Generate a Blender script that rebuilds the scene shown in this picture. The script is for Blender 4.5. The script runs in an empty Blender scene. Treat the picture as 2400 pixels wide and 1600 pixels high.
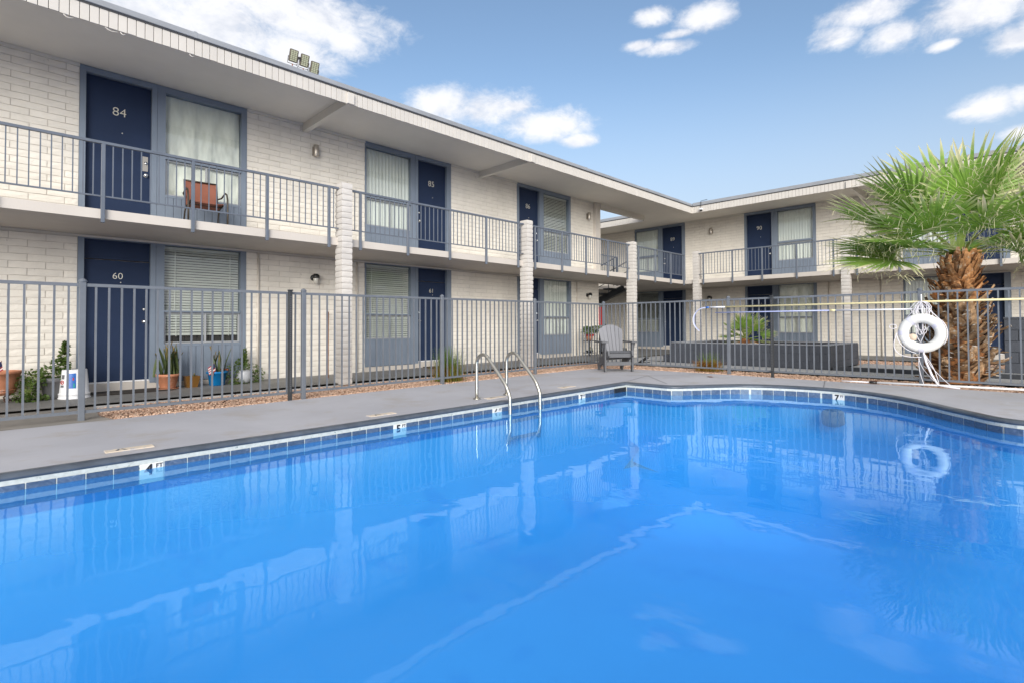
import bpy, bmesh, math, random
from mathutils import Vector, Matrix, Quaternion, noise
from mathutils.geometry import delaunay_2d_cdt
R = math.radians
random.seed(7)
S = bpy.context.scene
COL = S.collection

# ------------------------------------------------------------------ camera
F_PX, PITCH, ROLL, CY = 1231.0, R(1.18), R(-0.25), 739.0
EYE = Vector((0, 0, 1.0))
def _cam_axis(xr, yr, zc):
    cr, sr, cp, sp, s = math.cos(ROLL), math.sin(ROLL), math.cos(PITCH), math.sin(PITCH), math.sqrt(.5)
    xc = cr*xr + sr*yr; yc = -sr*xr + cr*yr
    yf = zc*cp + yc*sp; z = zc*sp - yc*cp
    return Vector((s*xc + s*yf, -s*xc + s*yf, z))
cam = bpy.data.cameras.new('camera')
cam.sensor_width = 36; cam.lens = F_PX/2400*36; cam.shift_y = -(800-CY)/2400
cam.clip_start = .05; cam.clip_end = 3000
co = bpy.data.objects.new('camera', cam); COL.objects.link(co)
rx, up, bk = _cam_axis(1, 0, 0), -_cam_axis(0, 1, 0), -_cam_axis(0, 0, 1)
co.matrix_world = Matrix(((rx.x, up.x, bk.x, EYE.x), (rx.y, up.y, bk.y, EYE.y), (rx.z, up.z, bk.z, EYE.z), (0, 0, 0, 1)))
S.camera = co
def pix_dir(px, py): return _cam_axis((px-1200)/F_PX, (py-CY)/F_PX, 1).normalized()
def depth_of(p):
    d = Vector(p)-EYE
    return -d.dot(bk)
def to_pix(p):
    d = Vector(p)-EYE; z = -d.dot(bk)
    if z < .1: return None
    return (1200+F_PX*d.dot(rx)/z, CY-F_PX*d.dot(up)/z)

# ------------------------------------------------------------------ light
SUN_EL, SUN_AZ = 17, 225          # sun behind the camera (world azimuth measured from +X)
SUN_STRENGTH, SUN_ANGLE, SKY_STRENGTH, EXPOSURE = 1.5, 38, 0.068, 1.58
S.view_settings.view_transform = 'Standard'; S.view_settings.look = 'None'
S.view_settings.gamma = 1; S.view_settings.exposure = EXPOSURE
S.render.engine = 'CYCLES'
S.cycles.use_denoising = True
S.cycles.max_bounces = 10; S.cycles.diffuse_bounces = 4; S.cycles.transparent_max_bounces = 16
S.cycles.caustics_reflective = False; S.cycles.caustics_refractive = False
sl = bpy.data.lights.new('sun', 'SUN'); sl.energy = SUN_STRENGTH; sl.angle = R(SUN_ANGLE); sl.color = (1, .965, .91)
so = bpy.data.objects.new('sun', sl); COL.objects.link(so)
sd = Vector((math.cos(R(SUN_EL))*math.cos(R(SUN_AZ)), math.cos(R(SUN_EL))*math.sin(R(SUN_AZ)), math.sin(R(SUN_EL))))
so.rotation_euler = sd.to_track_quat('Z', 'Y').to_euler(); so.location = sd*50

class NT:
    """small node helper"""
    def __init__(s, tree): s.t = tree; s.n = tree.nodes; s.l = tree.links
    def node(s, typ, **kw):
        n = s.n.new(typ)
        for k, v in kw.items(): setattr(n, k, v)
        return n
    def put(s, sock, v):
        if v is None: return
        if hasattr(v, 'is_linked') or isinstance(v, bpy.types.NodeSocket): s.l.new(v, sock)
        else: sock.default_value = v
    def math(s, op, a, b=None, c=None, clamp=False):
        n = s.node('ShaderNodeMath', operation=op, use_clamp=clamp)
        for i, v in enumerate((a, b, c)):
            if v is not None: s.put(n.inputs[i], v)
        return n.outputs[0]
    def mix(s, f, a, b, mode='MIX'):
        n = s.node('ShaderNodeMix', data_type='RGBA', blend_type=mode)
        s.put(n.inputs[0], f)
        s.put(n.inputs[6], a if not isinstance(a, tuple) else (*a[:3], 1))
        s.put(n.inputs[7], b if not isinstance(b, tuple) else (*b[:3], 1))
        return n.outputs[2]
    def ramp(s, v, stops):
        n = s.node('ShaderNodeValToRGB'); s.put(n.inputs[0], v)
        e = n.color_ramp.elements
        while len(e) > 1: e.remove(e[-1])
        e[0].position = stops[0][0]; e[0].color = _c4(stops[0][1])
        for p, c in stops[1:]:
            q = e.new(p); q.color = _c4(c)
        return n.outputs[0]
    def noise(s, vec, scale, detail=3, rough=.5, dist=0):
        n = s.node('ShaderNodeTexNoise')
        if vec is not None: s.l.new(vec, n.inputs['Vector'])
        n.inputs['Scale'].default_value = scale; n.inputs['Detail'].default_value = detail
        n.inputs['Roughness'].default_value = rough; n.inputs['Distortion'].default_value = dist
        return n.outputs['Fac']
    def mapping(s, vec, scale=(1, 1, 1), rot=(0, 0, 0), loc=(0, 0, 0)):
        n = s.node('ShaderNodeMapping'); s.l.new(vec, n.inputs[0])
        n.inputs['Scale'].default_value = scale; n.inputs['Rotation'].default_value = rot; n.inputs['Location'].default_value = loc
        return n.outputs[0]
    def coord(s, k='Object'):
        return s.node('ShaderNodeTexCoord').outputs[k]
    def pos(s):
        return s.node('ShaderNodeNewGeometry').outputs['Position']
def _c4(c): return (c, c, c, 1) if isinstance(c, (int, float)) else (*c[:3], 1)

# ------------------------------------------------------------------ world: sky and clouds
W = bpy.data.worlds.new('World'); S.world = W; W.use_nodes = True
t = NT(W.node_tree); t.n.clear()
sky = t.node('ShaderNodeTexSky', sky_type='NISHITA'); sky.sun_disc = False
sky.sun_elevation = R(SUN_EL); sky.sun_rotation = R(90-SUN_AZ); sky.air_density = 1.0; sky.dust_density = 1.2; sky.ozone_density = 1.6
gen = t.coord('Generated')
nrm = t.node('ShaderNodeVectorMath', operation='NORMALIZE'); t.l.new(gen, nrm.inputs[0])
sx = t.node('ShaderNodeSeparateXYZ'); t.l.new(nrm.outputs[0], sx.inputs[0])
# heading measured from the diagonal between the two wings, so that it does not wrap in view
az = t.math('ARCTAN2', t.math('SUBTRACT', sx.outputs[1], sx.outputs[0]), t.math('ADD', sx.outputs[1], sx.outputs[0]))
el = t.math('ARCSINE', sx.outputs[2])
flat = t.mapping(nrm.outputs[0], (1, 1, 1.7))
nz1 = t.noise(flat, 8, 10, .60, .3)
nz2 = t.noise(flat, 26, 10, .66, .4)
wob = t.math('ADD', t.math('MULTIPLY', t.math('SUBTRACT', nz1, .5), 3.2), t.math('MULTIPLY', t.math('SUBTRACT', nz2, .5), 1.9))
def blob_field(blobs):
    acc = None
    for px, py, wx, wy in blobs:
        d = pix_dir(px, py); a0 = math.atan2(d.y-d.x, d.y+d.x); e0 = math.asin(d.z)
        dd = pix_dir(px+wx, py); wa = abs(math.atan2(dd.y-dd.x, dd.y+dd.x)-a0)
        dd = pix_dir(px, py-wy); we = abs(math.asin(dd.z)-e0)
        u = t.math('DIVIDE', t.math('SUBTRACT', az, a0), wa)
        v = t.math('DIVIDE', t.math('SUBTRACT', el, e0), we)
        r = t.math('SQRT', t.math('ADD', t.math('MULTIPLY', u, u), t.math('MULTIPLY', v, v)))
        m = t.math('SUBTRACT', 1.0, r)
        acc = m if acc is None else t.math('MAXIMUM', acc, m)
    return acc
CLOUDS = [(330, 60, 360, 170), (520, 70, 300, 150), (700, 40, 260, 110), (660, 115, 170, 75), (800, 92, 80, 38),
          (1040, 248, 130, 62), (1140, 262, 160, 62), (1260, 295, 160, 50), (1360, 330, 60, 22), (1200, 250, 70, 28),
          (1560, 112, 95, 24), (1660, 42, 95, 50), (1530, 40, 60, 34), (1590, 80, 60, 16), (1500, 108, 50, 18),
          (1960, 88, 85, 44), (2100, 80, 110, 45), (2030, 30, 150, 50), (2270, 30, 240, 80), (2390, 90, 130, 50), (2215, 105, 60, 20),
          (2330, 245, 120, 48), (2400, 225, 90, 46), (2270, 262, 55, 18), (2400, 310, 70, 24)]
f1 = blob_field(CLOUDS)
# clouds outside the view are added thicker, for softer fill light and brighter reflections
hx = t.math('ABSOLUTE', az)
outside = t.math('MAXIMUM', t.math('SMOOTH_MIN', t.math('MULTIPLY', t.math('SUBTRACT', hx, .86), 5), 1, .1),
                 t.math('MULTIPLY', t.math('SUBTRACT', el, .56), 7), clamp=True)
outside = t.math('MINIMUM', outside, 1.0)
big = t.noise(t.mapping(nrm.outputs[0], (1, 1, 1.6), loc=(3.1, 1.7, .4)), 2.6, 5, .55)
f2 = t.math('SUBTRACT', t.math('MULTIPLY', t.math('SUBTRACT', big, .31), 5), t.math('MULTIPLY', t.math('SUBTRACT', 1, outside), 6))
nz3 = t.noise(flat, 70, 6, .65, .3)
fine = t.math('MULTIPLY', t.math('SUBTRACT', nz3, .5), .55)
field = t.math('ADD', t.math('MAXIMUM', t.math('MULTIPLY', t.math('MINIMUM', f1, .8), 1.9), f2), t.math('ADD', t.math('MULTIPLY', wob, .80), fine))
mr = t.node('ShaderNodeMapRange', interpolation_type='SMOOTHSTEP')
t.put(mr.inputs['Value'], field); mr.inputs['From Min'].default_value = .0; mr.inputs['From Max'].default_value = 1.45
mask = mr.outputs[0]
up1 = t.noise(t.mapping(flat, loc=(0, 0, .045)), 8, 10, .60, .3)
lit = t.math('ADD', t.math('MULTIPLY', t.math('SUBTRACT', nz1, up1), 1.5), t.math('ADD', .5, t.math('MULTIPLY', t.math('SUBTRACT', nz2, .5), .5)))
shade = t.ramp(lit, [(.26, (.82, .84, .88)), (.54, (1, 1, 1))])
SKYB = t.node('ShaderNodeVectorMath', operation='SCALE'); t.l.new(sky.outputs[0], SKYB.inputs[0]); SKYB.inputs['Scale'].default_value = SKY_STRENGTH
lowel = t.node('ShaderNodeMapRange', interpolation_type='SMOOTHSTEP'); t.put(lowel.inputs['Value'], el)
lowel.inputs['From Min'].default_value = .02; lowel.inputs['From Max'].default_value = .47; lowel.inputs['To Min'].default_value = .95; lowel.inputs['To Max'].default_value = 0.0
veil = t.mix(lowel.outputs[0], SKYB.outputs[0], (.196, .222, .265))
cl = t.mix(1.0, shade, (.352, .352, .362), 'MULTIPLY')
skyc = t.mix(t.math('MULTIPLY', mask, .93), veil, cl)
bg = t.node('ShaderNodeBackground'); t.l.new(skyc, bg.inputs[0]); bg.inputs[1].default_value = 1.0
wo = t.node('ShaderNodeOutputWorld'); t.l.new(bg.outputs[0], wo.inputs[0])

# ------------------------------------------------------------------ materials
MATS = {}
def mat(name, col, rough=.6, metal=0, var=.12, vscale=3, vdetail=4, bump=0, bscale=40, dark=None, spots=None, coat=0, objvar=0, stretch=(1, 1, 1), spec=.5, world=False):
    m = bpy.data.materials.new(name); m.use_nodes = True
    q = NT(m.node_tree); q.n.clear()
    b = q.node('ShaderNodeBsdfPrincipled'); o = q.node('ShaderNodeOutputMaterial'); q.l.new(b.outputs[0], o.inputs[0])
    vec = q.pos() if world else q.coord('Object')
    vec = q.mapping(vec, stretch)
    lo = tuple(c*(1-var) for c in col) if dark is None else dark
    hi = tuple(min(1, c*(1+var*.6)) for c in col)
    c = q.ramp(q.noise(vec, vscale, vdetail, .6), [(.3, lo), (.68, hi)])
    if spots:
        scol, sscale, thr = spots
        c = q.mix(q.ramp(q.noise(vec, sscale, 5, .65), [(thr, 0), (thr+.08, 1)]), c, scol)
    if objvar:
        oi = q.node('ShaderNodeObjectInfo')
        k = q.math('ADD', q.math('MULTIPLY', oi.outputs['Random'], objvar*2), 1-objvar)
        c = q.mix(1.0, c, k, 'MULTIPLY')
    q.l.new(c, b.inputs['Base Color']) if not isinstance(c, tuple) else None
    b.inputs['Roughness'].default_value = rough; b.inputs['Metallic'].default_value = metal
    b.inputs['Specular IOR Level'].default_value = spec
    if coat: b.inputs['Coat Weight'].default_value = coat
    if bump:
        bn = q.node('ShaderNodeBump'); bn.inputs['Strength'].default_value = bump; bn.inputs['Distance'].default_value = .01
        q.l.new(q.noise(vec, bscale, 4, .6), bn.inputs['Height']); q.l.new(bn.outputs[0], b.inputs['Normal'])
    MATS[name] = m
    return m
PAINT = (.775, .732, .655)  # walls share this off-white with fascia and columns; lightened to offset overhang shade
M_brick = mat('painted_block', PAINT, .75, var=.09, vscale=2.2, bump=.35, bscale=28, objvar=.035, spots=((.52, .475, .42), 14, .66), world=True)
M_mortar = mat('painted_mortar', (.60, .555, .50), .85, var=.1, bump=.3, world=True)
M_column = mat('painted_column', (.56, .53, .495), .72, var=.07, vscale=3, bump=.4, bscale=22, objvar=.03, spots=((.58, .52, .45), 16, .66), world=True)  # same off-white as the walls, darkened because columns stand in full light
M_stucco = mat('painted_soffit', (.66, .63, .57), .8, var=.05, vscale=1.2, bump=.1, bscale=60, world=True)
M_slab = mat('painted_concrete', (.55, .505, .455), .7, var=.06, vscale=1.5, bump=.15, spots=((.50, .42, .35), 7, .72), stretch=(1, 1, .35), world=True)  # wall off-white made darker to balance the stronger light out front
M_fascia = mat('fascia_paint', (.55, .52, .48), .6, var=.05, vscale=4, bump=.1, objvar=.02, spots=((.55, .48, .42), 22, .74), world=True)  # same paint as the walls, toned down against direct sun
M_flash = mat('metal_flashing', (.27, .285, .31), .5, metal=.0, var=.15, vscale=2, stretch=(1, 1, 4), world=True)
M_shadowline = mat('dark_shadow_line', (.05, .052, .058), .6)  # near-black colour put in for shade under the flashing and between fascia boards
M_trim = mat('blue_grey_trim', (.185, .225, .285), .5, var=.08, vscale=2, bump=.05, objvar=.03, world=True)
M_navy = mat('navy_door', (.019, .033, .075), .5, spec=.2, var=.12, vscale=1.6, bump=.04, bscale=12, world=True)
M_rail = mat('blue_grey_metal', (.115, .135, .17), .42, var=.12, vscale=6, world=True)
M_fence = mat('fence_metal', (.135, .15, .175), .42, var=.14, vscale=5, world=True)
M_char = mat('charcoal_metal', (.03, .033, .037), .5, var=.2)
M_chrome = mat('chrome', (.8, .8, .8), .15, metal=1, var=.02)
M_steel = mat('weathered_steel', (.52, .49, .425), .36, metal=1, var=.12, vscale=14, spots=((.55, .42, .25), 30, .68))
M_brass = mat('satin_number_metal', (.86, .82, .70), .32, metal=.55, var=.05)
M_whitep = mat('white_plastic', (.80, .80, .81), .4, var=.04)
M_bluep = mat('blue_plastic', (.02, .13, .48), .35, var=.1)
M_black = mat('black_paint', (.015, .015, .016), .4, var=.2)
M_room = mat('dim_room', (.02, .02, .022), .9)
M_cloth = mat('cream_sheet', (.80, .79, .74), .9, var=.1, vscale=5, stretch=(2, 2, .5), bump=.15, bscale=12)
M_blind = mat('blind_white', (.62, .62, .60), .55, var=.04)
M_vane = mat('blind_cream', (.74, .745, .73), .6, var=.06, vscale=6, stretch=(4, 4, .3))
M_deck = None
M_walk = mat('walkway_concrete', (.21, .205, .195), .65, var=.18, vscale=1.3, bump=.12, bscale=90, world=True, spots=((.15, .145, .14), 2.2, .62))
M_earth = mat('bare_ground', (.27, .22, .17), .95, var=.25, vscale=.4, bump=.3, world=True)
M_path = mat('path_concrete', (.43, .425, .415), .75, var=.12, vscale=.9, bump=.15, bscale=80, world=True)
M_kerb = mat('dark_kerb_paint', (.045, .05, .06), .55, var=.15)
M_planter = mat('planter_paint', (.060, .067, .084), .6, var=.13, vscale=2, bump=.25, bscale=30, objvar=.05, world=True)
M_planttop = mat('planter_pale_top', (.30, .31, .33), .7, var=.2, world=True)  # lighter grey along the top rim than on the sides
M_coping = mat('coping_paint', (.068, .084, .108), .30, var=.35, vscale=5, bump=.35, bscale=26, world=True, spots=((.16, .18, .2), 40, .70))
M_grout = mat('white_grout', (.54, .57, .53), .7, var=.15, vscale=30, spots=((.2, .26, .25), 26, .62), world=True)
M_tile = None
M_marktile = mat('marker_tile', (.74, .74, .70), .3, var=.06, vscale=12)
M_ink = mat('black_ink', (.02, .02, .022), .5)
M_terra = mat('terracotta', (.52, .215, .115), .75, var=.15, vscale=9, spots=((.60, .38, .29), 9, .58))
M_iron = mat('rusty_iron', (.05, .022, .013), .7, var=.3)
M_greypot = mat('grey_pot', (.13, .13, .135), .6, var=.1)
M_brownpot = mat('brown_glaze', (.16, .075, .014), .35, var=.2)
M_bluepot = mat('blue_pot', (.0, .17, .44), .35, var=.15, vscale=8)
M_redrim = mat('red_brown_plastic', (.24, .06, .03), .5)
M_soil = mat('soil', (.05, .035, .025), .95, var=.3, bump=.5)
M_mat = mat('coir_mat', (.035, .028, .024), .95, var=.3, vscale=30)
M_wood = mat('broom_wood', (.30, .115, .035), .5, var=.2, vscale=10, stretch=(1, 1, .1))
M_rust = mat('rust_sling', (.24, .085, .052), .8, var=.1, vscale=9)
M_bronze = mat('bronze_tube', (.075, .060, .045), .4, metal=.4, var=.2)
M_adir = mat('grey_polywood', (.095, .098, .108), .55, var=.1, vscale=6, stretch=(1, 1, .2), objvar=.04)
M_adirback = mat('pale_polywood', (.185, .187, .205), .55, var=.08, vscale=6, stretch=(1, 1, .2), objvar=.03)
M_ringw = mat('ring_white', (.82, .82, .78), .45, var=.05, vscale=8, spots=((.55, .5, .42), 14, .72))
M_band = mat('ring_band', (.70, .70, .80), .5, var=.04)
M_rope = mat('white_rope', (.76, .74, .78), .8, var=.08, vscale=60)
M_yellow = mat('yellowed_pole', (.80, .71, .40), .4, var=.1, vscale=3)
M_whitepole = mat('white_pole', (.78, .80, .86), .35, var=.05)
M_bluepole = mat('pale_blue_pole', (.42, .47, .75), .35, var=.1)
M_red = mat('red_enamel', (.48, .015, .012), .4)
M_lens = mat('lamp_lens', (.34, .36, .27), .3, var=.25, vscale=30)
M_bronzecase = mat('bronze_case', (.10, .085, .065), .5, var=.2)
M_jar = mat('ribbed_glass', (.62, .60, .54), .15, var=.1)
M_silver = mat('satin_silver', (.50, .455, .40), .36, metal=.8, var=.06)
M_flagred = mat('flag_red', (.40, .03, .04), .8)
M_flagwhite = mat('flag_white', (.70, .67, .65), .8)
M_flagblue = mat('flag_blue', (.025, .03, .09), .8)
M_pipe = mat('cream_pipe', (.66, .61, .54), .6, var=.05, world=True)
M_grey_label = mat('grey_print', (.14, .14, .15), .6)
M_gravel = mat('pink_gravel', (.60, .43, .32), .9, var=.45, vscale=26, vdetail=1, dark=(.30, .16, .10), spots=((.80, .66, .54), 17, .60), world=True)
M_gravelbed = mat('gravel_bed', (.42, .26, .17), .95, var=.35, vscale=20, bump=.6, bscale=45, world=True)
M_cable = mat('pale_cable', (.42, .41, .37), .6)

def special_deck():
    m = bpy.data.materials.new('deck_paint'); m.use_nodes = True; q = NT(m.node_tree); b = q.n['Principled BSDF']
    p = q.pos()
    c = q.ramp(q.noise(p, .7, 5, .62, .4), [(.25, (.37, .365, .385)), (.5, (.435, .43, .455)), (.75, (.49, .485, .51))])
    c = q.mix(q.ramp(q.noise(q.mapping(p, (1, 1, 1), loc=(5, 2, 0)), 1.6, 6, .7), [(.52, 0), (.66, .75)]), c, (.385, .35, .32))
    c = q.mix(q.ramp(q.noise(p, 45, 4, .75), [(.60, 0), (.72, .45)]), c, (.24, .24, .26))
    c = q.mix(q.ramp(q.noise(q.mapping(p, (1, 2.2, 1), loc=(1, 9, 0)), 3.2, 6, .7, .8), [(.60, 0), (.70, .4)]), c, (.50, .50, .53))
    q.l.new(c, b.inputs['Base Color']); b.inputs['Roughness'].default_value = .62
    bn = q.node('ShaderNodeBump'); bn.inputs['Strength'].default_value = .18; bn.inputs['Distance'].default_value = .01
    q.l.new(q.noise(p, 120, 4, .7), bn.inputs['Height']); q.l.new(bn.outputs[0], b.inputs['Normal'])
    return m
M_deck = special_deck()
def special_tile():
    m = bpy.data.materials.new('blue_tile'); m.use_nodes = True; q = NT(m.node_tree); b = q.n['Principled BSDF']
    p = q.pos()
    c = q.ramp(q.noise(p, 22, 6, .7, 1.2), [(.3, (.040, .068, .125)), (.52, (.078, .118, .19)), (.66, (.12, .165, .24)), (.74, (.38, .43, .48))])
    oi = q.node('ShaderNodeObjectInfo'); c = q.mix(1.0, c, q.math('ADD', q.math('MULTIPLY', oi.outputs['Random'], .4), .8), 'MULTIPLY')
    q.l.new(c, b.inputs['Base Color']); b.inputs['Roughness'].default_value = .22
    return m
M_tile = special_tile()
def special_glass():
    m = bpy.data.materials.new('window_glass'); m.use_nodes = True; q = NT(m.node_tree); q.n.clear()
    tr = q.node('ShaderNodeBsdfTransparent'); tr.inputs[0].default_value = (.965, .985, .97, 1)
    gl = q.node('ShaderNodeBsdfGlossy'); gl.inputs['Roughness'].default_value = .015; gl.inputs[0].default_value = (1, 1, 1, 1)
    fr = q.node('ShaderNodeFresnel'); fr.inputs[0].default_value = 1.5
    front = q.math('SUBTRACT', 1, q.node('ShaderNodeNewGeometry').outputs['Backfacing'])
    k = q.math('MULTIPLY', q.math('MINIMUM', q.math('MULTIPLY', fr.outputs[0], 1.7), 1), front)
    bn = q.node('ShaderNodeBump'); bn.inputs['Strength'].default_value = .05; bn.inputs['Distance'].default_value = .02
    q.l.new(q.noise(q.pos(), 2.5, 2, .5), bn.inputs['Height']); q.l.new(bn.outputs[0], gl.inputs['Normal'])
    mx = q.node('ShaderNodeMixShader'); q.l.new(k, mx.inputs[0]); q.l.new(tr.outputs[0], mx.inputs[1]); q.l.new(gl.outputs[0], mx.inputs[2])
    o = q.node('ShaderNodeOutputMaterial'); q.l.new(mx.outputs[0], o.inputs[0])
    return m
M_glass = special_glass()
def special_water():
    m = bpy.data.materials.new('pool_water'); m.use_nodes = True; q = NT(m.node_tree); q.n.clear()
    p = q.pos()
    h = q.math('ADD', q.math('MULTIPLY', q.noise(q.mapping(p, (1, 1, 1), rot=(0, 0, R(45))), 1.7, 2, .45), 1.0),
               q.math('MULTIPLY', q.noise(q.mapping(p, (1.0, .6, 1), rot=(0, 0, R(45)), loc=(3, 1, 0)), 6.5, 2, .5), .16))
    bn = q.node('ShaderNodeBump'); bn.inputs['Strength'].default_value = .2; bn.inputs['Distance'].default_value = .022
    q.l.new(h, bn.inputs['Height'])
    tr = q.node('ShaderNodeBsdfTransparent'); tr.inputs[0].default_value = (.60, .90, 1.0, 1)
    gl = q.node('ShaderNodeBsdfGlossy'); gl.inputs['Roughness'].default_value = .022; gl.inputs[0].default_value = (.66, .88, 1, 1)
    q.l.new(bn.outputs[0], gl.inputs['Normal'])
    fr = q.node('ShaderNodeFresnel'); fr.inputs[0].default_value = 1.36; q.l.new(bn.outputs[0], fr.inputs['Normal'])
    df = q.node('ShaderNodeBsdfDiffuse'); df.inputs[0].default_value = (.042, .245, .74, 1)      # light scattered back by the water itself
    body = q.node('ShaderNodeMixShader'); body.inputs[0].default_value = .42; q.l.new(tr.outputs[0], body.inputs[1]); q.l.new(df.outputs[0], body.inputs[2])
    front = q.math('SUBTRACT', 1, q.node('ShaderNodeNewGeometry').outputs['Backfacing'])
    q.l.new(q.math('MULTIPLY', front, .54), body.inputs[0])
    mx = q.node('ShaderNodeMixShader'); q.l.new(q.math('MULTIPLY', fr.outputs[0], front), mx.inputs[0]); q.l.new(body.outputs[0], mx.inputs[1]); q.l.new(gl.outputs[0], mx.inputs[2])
    o = q.node('ShaderNodeOutputMaterial'); q.l.new(mx.outputs[0], o.inputs[0])
    va = q.node('ShaderNodeVolumeAbsorption'); va.inputs['Color'].default_value = (.25, .78, .985, 1); va.inputs['Density'].default_value = .19
    q.l.new(va.outputs[0], o.inputs['Volume'])
    return m
M_water = special_water()
M_basin = mat('basin_plaster', (.19, .55, .88), .7, var=.06, vscale=1.0, vdetail=5, spots=((.14, .47, .83), 1.3, .56), world=True)
def special_leaf(name, g0, g1, tipc, wild=.15):
    m = bpy.data.materials.new(name); m.use_nodes = True; q = NT(m.node_tree); b = q.n['Principled BSDF']
    a = q.node('ShaderNodeAttribute', attribute_name='t')
    oi = q.node('ShaderNodeObjectInfo')
    c = q.mix(q.noise(q.coord('Object'), 9, 2), g0, g1)
    c = q.mix(1.0, c, q.math('ADD', q.math('MULTIPLY', oi.outputs['Random'], wild*2), 1-wild), 'MULTIPLY')
    c = q.mix(q.ramp(a.outputs['Fac'], [(.72, 0), (1.0, 1)]), c, tipc)
    q.l.new(c, b.inputs['Base Color']); b.inputs['Roughness'].default_value = .5
    tl = q.node('ShaderNodeBsdfTranslucent'); q.l.new(c, tl.inputs[0])
    mx = q.node('ShaderNodeMixShader'); mx.inputs[0].default_value = .38
    q.l.new(b.outputs[0], mx.inputs[1]); q.l.new(tl.outputs[0], mx.inputs[2])
    q.l.new(mx.outputs[0], q.n['Material Output'].inputs[0])
    return m
M_frond = special_leaf('palm_leaf', (.12, .28, .03), (.33, .48, .10), (.70, .65, .42))
M_ivy = special_leaf('ivy_leaf', (.05, .11, .015), (.15, .22, .05), (.20, .15, .06))
M_snake = special_leaf('snake_leaf', (.045, .085, .025), (.16, .19, .075), (.42, .27, .07))
M_tuft = special_leaf('tuft_blade', (.12, .22, .03), (.22, .30, .06), (.52, .25, .06))
M_bark = mat('palm_fibre', (.30, .125, .042), .9, var=.5, vscale=9, dark=(.06, .026, .012), bump=.8, bscale=30, spots=((.40, .20, .08), 12, .58), world=True)
M_boot = mat('palm_boot', (.48, .235, .09), .85, var=.45, vscale=14, dark=(.15, .065, .026), bump=.4, bscale=40, objvar=.5, spots=((.56, .42, .28), 11, .58), world=True)
M_bootcut = mat('palm_boot_cut', (.66, .60, .53), .85, var=.2, vscale=20, objvar=.2)
M_petiole = mat('palm_petiole', (.24, .32, .06), .5, var=.2, vscale=6)

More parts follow.
